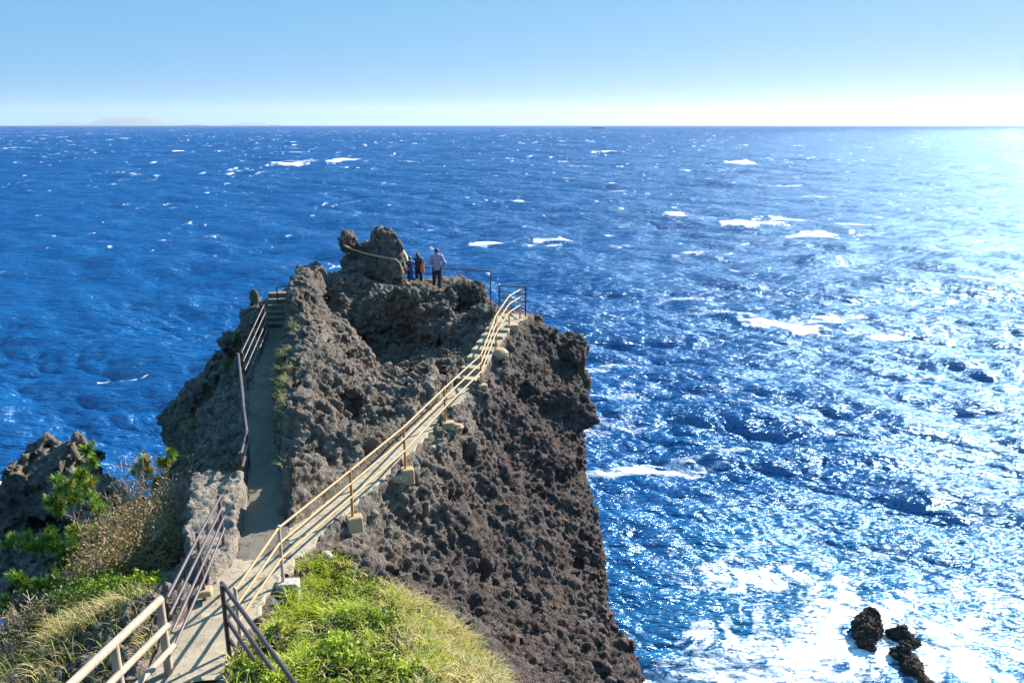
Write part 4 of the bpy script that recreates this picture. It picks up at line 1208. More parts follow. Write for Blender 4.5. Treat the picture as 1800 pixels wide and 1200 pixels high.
# soil and dead litter under the plants
sel = rg.random(len(Pm)) < 0.20
A = Pm[sel]; m_ = len(A)
lt = leaf_obj('plant_litter', [leaves(A + np.array((0, 0, 0.012)), np.c_[rg.normal(size=(m_, 2)), rg.normal(size=m_) * 0.12], rg.uniform(0.05, 0.13, m_), rg.uniform(0.02, 0.05, m_), pick([(0.20, 0.13, 0.07), (0.32, 0.22, 0.12), (0.12, 0.09, 0.05), (0.20, 0.20, 0.06)], m_, rg), rg, 0.9)], m_grass)
tag(lt, 'brown dead leaves lying under the plants of the mound', 'litter', kind='stuff')

# --- grass on the slope left of the lower path ------------------------------
LEFTG = [(20,1170),(60,1110),(130,1090),(200,1060),(270,1040),(305,1080),(285,1120),(320,1170),(280,1230),(250,1400),(-60,1400),(-60,1240)]
Pl, insl, pxl, pyl = scatter((-9.5, 6.0), (-3.0, 14.0), 110000, LEFTG, rg)
nl = fbm(Pl[:, 0] * 0.9, Pl[:, 1] * 0.9, Pl[:, 2] * 0 + 5.5, 1.0, 3)
sel = rg.random(len(Pl)) < 0.04 + 0.36 * sstep(-0.05, 0.45, nl)
A = Pl[sel]; m_ = len(A)
D_ = np.c_[rg.normal(size=(m_, 2)) * 0.5 + np.array((-0.2, -0.2)), np.full(m_, 1.0)]
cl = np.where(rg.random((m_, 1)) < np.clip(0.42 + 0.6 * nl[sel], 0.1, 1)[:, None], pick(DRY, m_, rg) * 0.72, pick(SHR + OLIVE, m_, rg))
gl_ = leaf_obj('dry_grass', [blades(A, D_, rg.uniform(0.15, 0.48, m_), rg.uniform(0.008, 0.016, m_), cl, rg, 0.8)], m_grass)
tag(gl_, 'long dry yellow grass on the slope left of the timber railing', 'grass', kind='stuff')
# --- tufts on the shaded left flank ----------------------------------------
FLANK = [(440,585),(455,610),(418,690),(425,800),(420,830),(330,835),(300,800),(302,755),(330,715),(345,680),(380,650),(400,600),(430,560)]
Pf, insf, pxf, pyf = scatter((-14.5, 16.0), (-5.5, 29.0), 120000, FLANK, rg)
nf_ = fbm(Pf[:, 0] * 0.8, Pf[:, 1] * 0.8, Pf[:, 2] * 0.8, 1.0, 3)
sel = rg.random(len(Pf)) < 0.9 * sstep(0.08, 0.4, nf_ + 0.02)
A = Pf[sel]; m_ = len(A)
D_ = np.c_[rg.normal(size=(m_, 2)) * 0.6 + np.array((-0.5, -0.2)), np.full(m_, 0.8)]
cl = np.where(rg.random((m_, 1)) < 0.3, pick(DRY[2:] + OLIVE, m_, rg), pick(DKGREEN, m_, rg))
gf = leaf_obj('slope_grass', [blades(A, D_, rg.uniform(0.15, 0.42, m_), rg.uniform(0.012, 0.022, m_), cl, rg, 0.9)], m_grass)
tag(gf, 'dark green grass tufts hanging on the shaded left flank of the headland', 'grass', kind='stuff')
# along the foot of the cutting's walls
EDGE = [(498,600),(512,600),(512,560),(530,560),(515,650),(503,700),(498,830),(488,830),(480,720),(486,650)]
Pe, inse, pxe, pye = scatter((-9.5, 15.0), (-4.5, 28.0), 90000, EDGE, rg)
ne = fbm(Pe[:, 0] * 1.4, Pe[:, 1] * 1.4, Pe[:, 2] * 1.4 + 3, 1.0, 2)
sel = (ne > 0.1) & (rg.random(len(Pe)) < 0.7)
A = Pe[sel]; m_ = len(A)
if m_ > 10:
    D_ = np.c_[rg.normal(size=(m_, 2)) * 0.6 + np.array((-0.6, 0)), np.full(m_, 0.9)]
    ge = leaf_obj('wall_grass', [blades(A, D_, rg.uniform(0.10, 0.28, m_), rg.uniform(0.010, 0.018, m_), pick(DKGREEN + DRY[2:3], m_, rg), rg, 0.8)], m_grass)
    tag(ge, 'small dull green tufts along the wall of the shaded cutting', 'grass', kind='stuff')

# --- shrubs -----------------------------------------------------------------
def branch_tree(base, direction, length, rad, depth, rnd, spread, out, tips, up=0.15, seg=4):
    d = Vector(direction).normalized(); p = Vector(base); pts = [p.copy()]
    for i in range(seg):
        d = (d + Vector((rnd.gauss(0, .16), rnd.gauss(0, .16), rnd.gauss(0, .12) + up * 0.3))).normalized()
        p = p + d * (length / seg); pts.append(p.copy())
    out.append((pts, rad, depth))
    if depth == 0:
        tips.append((p, d)); tips.append((pts[-2], d)); return
    for _ in range(rnd.choice((2, 3, 3))):
        i = rnd.randint(1, seg); q = pts[i]
        nd = (d + Vector((rnd.gauss(0, 1), rnd.gauss(0, 1), rnd.gauss(0, .7))) * spread).normalized()
        branch_tree(q, nd, length * rnd.uniform(.55, .8), rad * 0.58, depth - 1, rnd, spread, out, tips, up, seg)
    branch_tree(p, d, length * 0.7, rad * 0.6, depth - 1, rnd, spread, out, tips, up, seg)
def shrub(base, size, stems, depth, cols, nleaf, lsize, label, seed, lean=(0, 0, 1), twig=m_twig, spread=0.6, rad=0.014, leafspread=0.10, cat='shrub', group=None):
    rnd = random.Random(seed); rg_ = np.random.default_rng(seed)
    root = empty('shrub', tuple(base)); tag(root, label, cat, group)
    out, tips = [], []
    for _ in range(stems):
        d = Vector(lean) + Vector((rnd.gauss(0, .5), rnd.gauss(0, .5), rnd.uniform(0, .3)))
        b0 = Vector(base) + Vector((rnd.gauss(0, .12), rnd.gauss(0, .12), -0.08)) * size
        branch_tree(b0, d, size * rnd.uniform(.4, .62), rad, depth, rnd, spread, out, tips)
    m = MB()
    for pts, r, dp in out:
        m.tube(pts, [max(0.0055, r * (1 - 0.35 * i / (len(pts) - 1))) for i in range(len(pts))], 5 if dp > 1 else 3, False)
    m.build('branches', twig, root, False)
    if nleaf:
        T = np.array([t[0][:] for t in tips]); Dv = np.array([t[1][:] for t in tips])
        k = rg_.integers(0, len(T), nleaf)
        C_ = T[k] + rg_.normal(size=(nleaf, 3)) * leafspread * size
        D_ = Dv[k] * 0.6 + rg_.normal(size=(nleaf, 3)) * 0.8
        leaf_obj('foliage', [leaves(C_, D_, rg_.uniform(.7, 1.3, nleaf) * lsize, rg_.uniform(.35, .6, nleaf) * lsize, pick(cols, nleaf, rg_), rg_, 0.45)], m_leaf, root)
    return root
def gp(px, py, zr):
    p = U(px, py, zr); g = ground(p[0], p[1])
    return p if g < 0 else np.array((p[0], p[1], max(g, p[2] - 0.6)))
BRN = [(0.36, 0.17, 0.06), (0.33, 0.24, 0.10), (0.40, 0.30, 0.14), (0.24, 0.19, 0.07), (0.28, 0.26, 0.08)]
sh = [
 (UD(262,935,16.4), 868, 11, 3, OLIVE, 500, .07, 'tall leafless shrub of pale grey twigs in front of the gap to the sea', 1, (0.05, 0, 1)),
 (UD(268,880,17.0), 850, 10, 3, OLIVE, 400, .07, 'bare twiggy shrub behind the tallest shrub of pale twigs', 2, (-0.1, 0, 1)),
 (UD(205,950,15.6), 925, 10, 3, BRN, 700, .07, 'bare brownish shrub between the pine sapling and the tallest twiggy shrub', 3, (-.15, 0, 1)),
 (UD(250,985,14.9), 920, 9, 3, BRN, 4600, .07, 'dense yellow brown shrub below the bare twigs', 4, (-0.1, 0, 1)),
 (UD(238,1040,13.6), 955, 9, 3, BRN, 4200, .07, 'rounded olive brown shrub at the middle of the left slope', 5, (-0.1, 0, 1)),
 (UD(262,1080,11.9), 1030, 9, 3, GREEN, 3600, .075, 'fresh green leafy shrub beside the foot of the brown railing', 6, (0, 0, 1)),
 (UD(168,1100,12.6), 1040, 10, 3, GREEN + SHR, 4200, .075, 'fresh green leafy shrub left of the foot of the pine sapling', 7, (0, 0, 1)),
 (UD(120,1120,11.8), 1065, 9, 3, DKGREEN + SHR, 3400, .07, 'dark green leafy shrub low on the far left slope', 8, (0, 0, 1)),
 (UD(160,1045,13.6), 1012, 8, 3, OLIVE, 2600, .065, 'olive leafy shrub round the base of the pine sapling', 9, (0, 0, 1)),
 (UD(195,1010,14.4), 972, 9, 3, OLIVE + BRN, 4200, .065, 'olive brown shrub directly right of the pine sapling trunk', 14, (0, 0, 1)),
 (UD(210,1090,12.2), 1030, 10, 3, SHR + GREEN[:2], 4000, .07, 'mixed green and olive shrub in the middle of the left slope', 15, (0, 0, 1)),
 (UD(110,1165,10.9), 1110, 9, 3, OLIVE + SHR, 2800, .07, 'low olive shrub under the arching plume grass', 16, (0, 0, 1)),
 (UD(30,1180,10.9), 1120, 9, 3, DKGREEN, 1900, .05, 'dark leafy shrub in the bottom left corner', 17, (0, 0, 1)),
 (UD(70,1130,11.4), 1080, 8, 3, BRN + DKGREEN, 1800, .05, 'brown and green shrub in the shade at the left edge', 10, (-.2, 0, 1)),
 (UD(315,1075,12.2), 1035, 8, 2, GREEN, 900, .05, 'small green bush between the brown rails', 12, (0, 0, 1)),
 (UD(243,1150,10.9), 1100, 8, 3, LIME + SHR, 1500, .05, 'yellow green bush behind the second timber rail', 13, (0, 0, 1)),
]
for b_, s_, st_, dp_, cl_, nl_, ls_, lb_, sd_, ln_ in sh:
    g = float(ground(b_[0], b_[1]))
    bz = min(g, b_[2] + 0.2) if g > 0 else b_[2]
    s_ = min(2.1, max(0.35, top_at((b_[0], b_[1], bz), s_) / 0.92))
    shrub((b_[0], b_[1], bz), s_, st_, dp_, cl_, nl_, ls_, lb_, sd_, ln_)

# --- pines ------------------------------------------------------------------
def needles(c, d, r, n, rg_, cols):
    """A brush of needles round a shoot."""
    d = np.array(d, float); d /= np.linalg.norm(d)
    t = rg_.random(n)[:, None]
    C_ = np.array(c) + d * (t - 0.6) * r * 1.3 + rg_.normal(size=(n, 3)) * r * 0.07
    D_ = unit(d * 0.75 + rg_.normal(size=(n, 3)) * 0.75 + np.array((0, 0, 0.22)))
    return blades(C_, D_, rg_.uniform(.75, 1.15, n) * r, np.full(n, 0.014), pick(cols, n, rg_, 0.15), rg_, 0.12)
PINE = [(0.12, 0.26, 0.018), (0.19, 0.34, 0.022), (0.30, 0.42, 0.035), (0.07, 0.15, 0.016)]
TIPS = [(0.58, 0.46, 0.07), (0.62, 0.34, 0.08), (0.42, 0.48, 0.04)]
def pine(trunk_px, branches, label, seed, r0=0.035, fan=5, n=85, rust=0.08):
    """trunk_px: (px, py, y) points; branches: [points..., clump radius] in the same terms."""
    rg_ = np.random.default_rng(seed); rnd = random.Random(seed)
    tp = [UD(*q) for q in trunk_px]
    root = empty('pine_sapling', tuple(tp[0])); tag(root, label, 'tree')
    m = MB(); m.tube(tp, list(np.linspace(r0, r0 * 0.35, len(tp))), 8)
    m.build('trunk', m_bark, root)
    mb_ = MB(); parts = []
    for br_ in branches:
        *pts, r = br_
        w = [UD(*q) for q in pts]
        if len(w) > 1: mb_.tube(w, list(np.linspace(r0 * 0.5, r0 * 0.22, len(w))), 6)
        tip = np.array(w[-1]); dr = np.array(w[-1]) - np.array(w[-2]) if len(w) > 1 else np.array((0, 0, 1.0))
        dr = dr / np.linalg.norm(dr)
        for _ in range(fan):
            off = unit(rg_.normal(size=3)) * r * np.array((1.0, 1.0, 0.75)) * rg_.uniform(0.35, 1.0)
            c = tip + off; sd = off / np.linalg.norm(off) * 0.6 + dr * 0.4 + np.array((0, 0, 0.55))
            mb_.tube([tip - dr * r * 0.4, tip + off * 0.5, c], [0.008, 0.006, 0.004], 4, False)
            parts.append(needles(c, sd, 0.145, int(n * 0.9), rg_, PINE if rnd.random() > rust else TIPS))
    if mb_.v: mb_.build('branch', m_bark, root)
    leaf_obj('crown', parts, m_needle, root)
    return root
Y1 = 15.0
pine([(172,1040,Y1-.6),(160,990,Y1-.2),(148,950,Y1),(132,912,Y1),(120,885,Y1)],
     [[(132,912,Y1),(118,868,Y1),.30],[(125,892,Y1),(105,850,Y1),.24],[(135,915,Y1),(152,858,Y1),.26],[(125,895,Y1),(128,872,Y1),.28],[(140,920,Y1),(166,893,Y1),.22],[(132,912,Y1),(100,896,Y1),.20],
      [(148,950,Y1),(137,932,Y1+.1),.20],[(150,955,Y1),(165,938,Y1+.2),.16],[(152,965,Y1),(175,940,Y1+.1),.13],[(128,900,Y1),(143,835,Y1),.17],[(120,885,Y1),(90,880,Y1),.14]],
     'pine sapling with several bright green needle clumps on a bare leaning trunk', 21, 0.034, 6, 85, 0.05)
pine([(122,890,Y1+.2),(135,860,Y1+.3),(148,822,Y1+.3),(156,800,Y1+.3)], [[(150,815,Y1+.3),(155,790,Y1+.3),.12],[(148,822,Y1+.3),(165,812,Y1+.3),.04]],
     'slender pine shoot with one tuft standing against the sea above the other saplings', 22, 0.018, 5, 80, 0.0)
pine([(160,985,Y1-.4),(140,962,Y1-.5),(100,968,Y1-.6),(60,968,Y1-.6),(20,964,Y1-.6)],
     [[(60,968,Y1-.6),(12,950,Y1-.6),.22],[(100,968,Y1-.6),(42,950,Y1-.6),.19],[(100,968,Y1-.6),(68,962,Y1-.6),.15],[(140,962,Y1-.5),(92,950,Y1-.5),.2],[(140,962,Y1-.5),(110,960,Y1-.5),.22],[(140,962,Y1-.5),(122,978,Y1-.5),.2],[(140,962,Y1-.5),(128,955,Y1-.5),.2],[(120,966,Y1-.5),(112,992,Y1-.5),.16],[(90,968,Y1-.6),(85,940,Y1-.5),.1]],
     'low pine branch reaching flat to the left edge with bright needle tufts', 23, 0.028, 6, 80, 0.06)
pine([(165,1045,Y1-1.2),(120,1040,Y1-1.3),(80,1042,Y1-1.3),(40,1045,Y1-1.3)],
     [[(40,1045,Y1-1.3),(30,1018,Y1-1.3),.17],[(80,1042,Y1-1.3),(52,1030,Y1-1.3),.18],[(80,1042,Y1-1.3),(78,1030,Y1-1.3),.18],[(110,1042,Y1-1.3),(98,1024,Y1-1.3),.16],[(110,1042,Y1-1.3),(112,1032,Y1-1.3),.13],[(40,1045,Y1-1.3),(10,1062,Y1-1.3),.13],[(90,1045,Y1-1.3),(92,1056,Y1-1.3),.1]],
     'lowest pine branch with dark green needles in the shade at the left edge', 24, 0.026, 6, 80, 0.04)
Y2 = 17.4
pine([(285,905,Y2),(275,865,Y2),(270,840,Y2),(268,825,Y2)],
     [[(275,850,Y2),(258,812,Y2),.09],[(275,850,Y2),(280,812,Y2),.11],[(275,855,Y2),(303,799,Y2),.09],[(270,840,Y2),(243,832,Y2),.12],[(275,845,Y2),(292,815,Y2),.1],[(270,840,Y2),(262,828,Y2),.11],[(270,845,Y2),(245,818,Y2),.08],[(272,842,Y2),(272,846,Y2),.10]],
     'small pine with orange tinged tufts rising out of the bare twiggy shrubs', 25, 0.02, 5, 75, 0.4)
# plumes of pampas-like grass in the bottom left corner
rg = np.random.default_rng(77)
def plume(px, py, dy, h, lean, label, seed):
    rg_ = np.random.default_rng(seed); b0 = UD(px, py, dy)
    root = empty('plume_grass', tuple(b0)); tag(root, label, 'grass', 'dry plume grasses on the left slope')
    m = MB(); parts = []
    for i in range(7):
        a = rg_.uniform(-.5, .5) + lean; s_ = h * rg_.uniform(.7, 1.1); q = b0 + np.array((rg_.normal() * .08, rg_.normal() * .08, 0))
        pts = [q + np.array((math.sin(a) * s_ * t ** 1.7 * 0.75, rg_.normal() * 0.01, s_ * (t - 0.22 * t ** 3))) for t in np.linspace(0, 1, 7)]
        m.tube(pts, [.005, .005, .004, .004, .0035, .003, .003], 4, False)
        tip = np.array(pts[-1]); dr = tip - np.array(pts[-3]); dr = dr / np.linalg.norm(dr); n = 70
        t = rg_.random(n)[:, None]
        parts.append(blades(tip - dr * 0.16 * t, dr * 0.9 + rg_.normal(size=(n, 3)) * 0.3, rg_.uniform(.04, .09, n), np.full(n, .006), pick([(0.62, 0.50, 0.27), (0.52, 0.38, 0.18)], n, rg_), rg_, 0.6))
    m.build('stems', m_twig, root, False)
    leaf_obj('plumes', parts, m_grass, root)
plume(120, 1190, 10.2, 0.85, -0.5, 'dry plume grass arching left, nearest the bottom edge', 41)
plume(95, 1150, 11.0, 0.8, 0.5, 'dry plume grass arching right, left of the timber railing', 42)
plume(150, 1120, 11.8, 0.8, -0.2, 'upright dry plume grass in front of the green shrubs', 43)
print('plants', round(time.time() - T0, 1))
# ------------------------------------------------------------------ sea
WDIR = math.atan2(-0.93, -0.36)      # the way the waves run
def spectrum_tile(L, N, lam_lo, lam_hi, lam_p, seed, spread=3.0):
    """Height and horizontal shift of a periodic sea patch holding wavelengths lam_lo..lam_hi."""
    rg = np.random.default_rng(seed)
    k1 = np.fft.fftfreq(N, L / N) * 2 * math.pi
    KX, KY = np.meshgrid(k1, k1, indexing='ij')
    K = np.hypot(KX, KY); K[0, 0] = 1e-9
    kp = 2 * math.pi / lam_p
    ph = np.exp(-1.25 * (kp / K) ** 2) / K ** 3.7
    th = np.arctan2(KY, KX) - WDIR
    c = np.cos(th)
    ph = ph * (0.04 + np.clip(c, 0, 1) ** spread)
    lam = 2 * math.pi / K
    win = np.clip((lam - lam_lo) / (0.3 * lam_lo), 0, 1) * np.clip((lam_hi * 1.15 - lam) / (0.3 * lam_hi), 0, 1)
    A = np.sqrt(ph) * win
    A[0, 0] = 0
    Z = (rg.normal(size=(N, N)) + 1j * rg.normal(size=(N, N))) * A
    h = np.fft.ifft2(Z).real
    sc = 1.0 / h.std()
    Zs = Z * sc
    dx = np.fft.ifft2(-1j * KX / K * Zs).real; dy = np.fft.ifft2(-1j * KY / K * Zs).real
    jxx = np.fft.ifft2(KX * KX / K * Zs).real; jyy = np.fft.ifft2(KY * KY / K * Zs).real
    return [q.astype(np.float32) for q in (h * sc, dx, dy, jxx + jyy)], L, N
def tile(T, x, y, rot=0.0):
    (h, dx, dy, j), L, N = T
    u = (x % L) / L * N; v = (y % L) / L * N
    i = np.floor(u).astype(np.int64); k = np.floor(v).astype(np.int64)
    fu = (u - i).astype(np.float32); fv = (v - k).astype(np.float32)
    i %= N; k %= N; i1 = (i + 1) % N; k1 = (k + 1) % N
    def b(G): return (G[i, k] * (1 - fu) + G[i1, k] * fu) * (1 - fv) + (G[i, k1] * (1 - fu) + G[i1, k1] * fu) * fv
    return b(h), b(dx), b(dy), b(j)

px1 = 1.18e-3
ang = np.arange(R(-43), R(43), px1)
rad = [CAMZ / math.tan(R(54))]
while rad[-1] < 40000:
    r_ = rad[-1]
    rad.append(r_ + min((r_ * r_ + CAMZ ** 2) / CAMZ * 1.15e-3, 1.6 + 0.0042 * r_))
rad = np.array(rad)
A_, D_ = np.meshgrid(ang, rad, indexing='xy')       # rows: distance
X = D_ * np.sin(A_); Y = D_ * np.cos(A_)
sr = np.gradient(rad)[:, None] * np.ones_like(X)
edge = sstep(R(43), R(41), np.abs(A_))
big = 0.55 + 0.45 * vnoise(X / 210, Y / 210, X * 0 + 3.3)
H = np.zeros_like(X); DX = np.zeros_like(X); DY = np.zeros_like(X); J = np.zeros_like(X)
BANDS = [(spectrum_tile(610, 512, 26, 110, 52, 1, 5.0), 1.0, 26, 1.1), (spectrum_tile(233, 512, 8, 26, 18, 2, 4.0), 0.42, 8, 1.0),
         (spectrum_tile(97, 512, 2.4, 8, 6, 3, 4.0), 0.19, 2.4, 1.0), (spectrum_tile(31, 512, 0.7, 2.4, 2.2, 4, 3.0), 0.075, 0.7, 0.9)]
for T, amp, lmin, chop in BANDS:
    wgt = amp * sstep(lmin * 0.9, lmin * 0.3, sr) * edge * (0.75 + 0.5 * (big - 0.55) / 0.45 * 0.5)
    h, dx, dy, j = tile(T, X, Y)
    H += wgt * h; DX += wgt * chop * dx; DY += wgt * chop * dy; J += wgt * chop * j

# foam -------------------------------------------------------------
Zc = np.zeros_like(X)
# crests that break: steep, high water, in gusty patches
gust = fbm(X / 90, Y / 90, Zc + 1.7, 1.0, 3)
crest = H / 1.0 + 0.5 * J
cap = sstep(2.3, 3.2, crest + 0.9 * gust - 0.25 + 0.5 * fbm(X / 5, Y / 5, Zc + 4.4, 1.0, 3)) * sstep(9000, 3000, D_)
# farther out: small broken crests, long across the wind
def caps(sx, sy, thr, seed, soft=0.12):
    ca, sa = math.cos(0.10), math.sin(0.10)
    u = X * ca + Y * sa; v = -X * sa + Y * ca
    q = fbm(u / sx, v / sy, Zc + seed, 1.0, 3, 0.55) + 0.35 * fbm(u / (sx * 7), v / (sy * 5), Zc + seed + 3, 1.0, 2)
    t0 = np.quantile(q[::7, ::7], 1 - thr); t1 = np.quantile(q[::7, ::7], 1 - thr * 0.25)
    return sstep(t0, t1, q) * (0.5 + 0.5 * sstep(-0.4, 0.5, vnoise(u / sx * 1.9, v / sy * 0.7, Zc + seed + 9)))
far = 0.85 * caps(4.0, 5, 0.035, 11.0) * sstep(90, 260, D_) * sstep(900, 500, D_)
far += 0.9 * caps(6, 12, 0.07, 23.0) * sstep(420, 800, D_) * sstep(2200, 1200, D_)
far += 0.9 * caps(10, 36, 0.15, 37.0) * sstep(1000, 1800, D_) * sstep(5000, 3000, D_)
far += 0.8 * caps(22, 120, 0.24, 51.0) * sstep(2600, 4000, D_)
trail = sstep(0.1, 0.75, fbm((X + 0.3 * Y) / 9, Y / 1.6, Zc + 6.1, 1.0, 3)) * sstep(500, 200, D_) * sstep(0.0, 0.5, gust) * 0.42
far = far + trail
far = far * (0.55 + 0.45 * sstep(-0.5, 0.4, vnoise(X / 3.1, Y / 23.0, Zc + 2.2)))
foam = np.clip(cap + far, 0, 1)
# breakers seen clearly: place on the water, length across, depth, turn, strength
def patch(px, py, a, b, turn, s, rough=0.5, seed=0.0):
    p = U(px, py, -CAMZ)
    dx_ = X - p[0]; dy_ = Y - p[1]
    u = (dx_ * math.cos(turn) + dy_ * math.sin(turn)) / a; v = (-dx_ * math.sin(turn) + dy_ * math.cos(turn)) / b
    r = np.sqrt(u * u + v * v)
    m = r < 2.2
    q = np.zeros_like(X)
    n = fbm(X[m] * 2.2 / a, Y[m] * 1.3 / b, Zc[m] + seed, 1.0, 4, 0.6)
    q[m] = s * sstep(1.15, 0.55, r[m] + rough * n)
    return q
for k, pp in enumerate([(515,288,20,42,0.05,.95),(600,281,24,48,0.0,1),(545,283,34,22,0.0,.5),(500,268,20,30,0,.5),(1060,268,14,36,0.1,.9),(1300,286,15,40,-.1,.95),
           (1318,394,12,8,-.1,1),(1442,411,12,7,-.1,1),(1360,386,9,5,.15,.9),(1395,384,13,4,-.3,.8),(1490,396,12,5,-.35,.75),(1390,572,8,5.5,-.5,.85),(1480,562,10,2.2,.25,.75),(1565,590,6.5,4,-.2,.8),
           (900,428,13,4.2,.25,.95),(965,420,10,2.6,.2,.8),(1085,333,13,6,0,.55),(1000,316,7,7,0,.6),(1350,325,16,7,-.2,.8),(1440,345,12,5,-.25,.7),
           (220,664,3.4,1.3,.1,.8),(1190,520,9,2.5,.1,.5),(1250,540,8,2.2,.0,.5),(110,241,14,24,0,.9),(1410,257,22,26,0,.6),(1170,356,8,4,-.3,.7),
           (1060,740,6,2.6,.3,.5),(1100,700,5,1.6,.5,.5),(1120,830,12,1.6,.35,.7),(1200,800,9,1.2,.3,.6),(1190,1165,9,1.4,.3,.55),(1300,1150,8,1.6,.2,.6),(1400,1165,7,2.5,.1,.7),(1065,660,4,1.5,.2,.6)]):
    foam = np.maximum(foam, patch(*pp, rough=0.8, seed=k * 1.7))
# surf round the rocks below the cliff
sc_ = U(1630, 1125, -CAMZ)
dd = np.hypot((X - sc_[0]) / 1.25, Y - sc_[1])
near = dd < 45
sw = np.zeros_like(X)
xn, yn, dn = X[near], Y[near], dd[near]
zn = np.zeros_like(xn)
w1 = fbm(xn / 7, yn / 7, zn + 2, 1.0, 4); w2 = fbm(xn / 7, yn / 7, zn + 8, 1.0, 4)
st = np.abs(fbm((xn + 4.5 * w1) / 4.5, (yn + 4.5 * w2) / 4.5, zn + 4, 1.0, 6, 0.62))
fine = fbm(xn / 1.3 + w1, yn / 1.3 + w2, zn + 6, 1.0, 3)
core = sstep(15, 3, dn + 6 * w1)
lace = sstep(0.5, 0.08, st) * sstep(26, 8, dn + 7 * w2)
sw[near] = np.clip(core * (0.30 + 0.50 * sstep(0.75, 0.2, st)) + 0.45 * lace + 0.22 * fine * (core + lace), 0, 1)
foam = np.maximum(foam, sw)
aer = np.zeros_like(X); aer[near] = sstep(30, 8, dn + 6 * w1)        # bubbly, paler green water
# swash at the foot of the cliff
nc = (X > -6) & (X < 30) & (Y > 4) & (Y < 160)
H = H * (0.3 + 0.7 * sstep(6, 34, dd))

nr, na = X.shape
V = np.stack([X + DX, Y + DY, H], -1)
V[-1, :, 2] = 0; V[0, :, 2] = 0
VX = V.reshape(-1, 3)
ii = np.arange(nr - 1)[:, None] * na + np.arange(na - 1)[None]
F = np.stack([ii, ii + 1, ii + na + 1, ii + na], -1).reshape(-1, 4)[:, ::-1]
# the rest of the round sea, flat
rest = np.concatenate([np.linspace(ang[-1], ang[0] + 2 * math.pi, 60)])
rr = rad[::30]; rr = np.concatenate([rr, [40000.0]]) if rr[-1] < 40000 else rr
RA, RD = np.meshgrid(rest, rr, indexing='xy')
V2 = np.stack([RD * np.sin(RA), RD * np.cos(RA), np.zeros_like(RA)], -1).reshape(-1, 3)
na2 = len(rest); jj = np.arange(len(rr) - 1)[:, None] * na2 + np.arange(na2 - 1)[None]
F2 = np.stack([jj, jj + 1, jj + na2 + 1, jj + na2], -1).reshape(-1, 4)[:, ::-1] + len(VX)
base = len(VX) + len(V2)
r0 = rad[0]
V3 = np.array([(r0 * math.sin(t), r0 * math.cos(t), 0) for t in np.linspace(0, 2 * math.pi, 37)[:-1]] + [(0, 0, 0)])
F3 = np.array([(base + k, base + 36, base + 36, base + (k + 1) % 36) for k in range(36)])
VA = np.concatenate([VX, V2, V3]); 
zeros2 = np.zeros(len(V2) + len(V3))
fo = np.concatenate([foam.ravel(), zeros2]); ae = np.concatenate([aer.ravel(), zeros2])

m_sea, nt, bs = new_mat('sea_water'); N_ = NT(nt)
pos = N_.pos()
fa = N_.attr('foam').outputs['Fac']; ar = N_.attr('aerated').outputs['Fac']
flat = N_.mapping(pos, (1, 1, 0.6))
# broken edges and holes in the foam
n1 = N_.noise(flat, 1.9, 9, 0.76, 1.2)
n1c = N_.math('ADD', N_.math('MULTIPLY', N_.math('SUBTRACT', n1, 0.5), 3.4), 0.5)
n2 = N_.noise(N_.mapping(pos, (0.5, 1, 1), (0, 0, -0.25)), 0.16, 7, 0.68)
thr = N_.math('SUBTRACT', N_.math('MULTIPLY', fa, 1.45), n1c)
fmask = N_.ramp(thr, [(0.0, 0.0), (0.28, 0.5), (0.8, 1.0)])
deep = N_.mix(N_.ramp(n2, [(0.35, 0), (0.7, 1)]), (0.0001, 0.047, 0.185), (0.0002, 0.092, 0.275))
water = N_.mix(N_.math('MULTIPLY', ar, 0.35), deep, (0.03, 0.20, 0.34))
col = N_.mix(fmask, water, (0.86, 0.89, 0.92))
# ripples
wv = N_.mapping(pos, (0.38, 1.2, 1.0), (0, 0, -0.30))
r_a = N_.noise(wv, 0.55, 3, 0.6); r_b = N_.noise(wv, 1.9, 3, 0.62); r_c = N_.noise(wv, 6.5, 2, 0.6); r_d = N_.noise(wv, 0.12, 3, 0.6)
b0 = N_.bump(r_d, 1.0, 2.4)
b1 = N_.bump(r_a, 1.0, 2.0, b0)
b2 = N_.bump(r_b, 1.0, 0.46, b1)
b3 = N_.bump(r_c, 1.0, 0.12, b2)
bf = N_.bump(n1, 0.5, 0.2, b0)
# water body and foam scatter; the surface mirrors sky and sun, less at grazing angles where wave tops hide the troughs
def mixn(f, a, b):
    q = N_.n('ShaderNodeMix', data_type='VECTOR'); N_.val(q.inputs[0], f); N_.l(a, q.inputs[4]); N_.l(b, q.inputs[5]); return q.outputs[1]
dif = N_.n('ShaderNodeBsdfDiffuse'); nt.links.new(col, dif.inputs['Color']); nt.links.new(mixn(fmask, b2, bf), dif.inputs['Normal'])
gl = N_.n('ShaderNodeBsdfGlossy'); gl.inputs['Roughness'].default_value = 0.11; gl.inputs['Color'].default_value = (0.50, 0.76, 1.0, 1)
nt.links.new(b3, gl.inputs['Normal'])
fr = N_.n('ShaderNodeFresnel'); fr.inputs['IOR'].default_value = 1.75; nt.links.new(b3, fr.inputs['Normal'])
fc = N_.math('MINIMUM', fr.outputs[0], 0.20)
fc = N_.math('MULTIPLY', fc, N_.math('SUBTRACT', 1.0, N_.math('MULTIPLY', fmask, 0.85)))
ms = N_.n('ShaderNodeMixShader')
nt.links.new(fc, ms.inputs[0]); g2 = N_.n('ShaderNodeBsdfGlossy'); g2.inputs['Roughness'].default_value = 0.29; g2.inputs['Color'].default_value = (0.50, 0.76, 1.0, 1); nt.links.new(b2, g2.inputs['Normal'])
mg = N_.n('ShaderNodeMixShader'); mg.inputs[0].default_value = 0.55; nt.links.new(gl.outputs[0], mg.inputs[1]); nt.links.new(g2.outputs[0], mg.inputs[2])
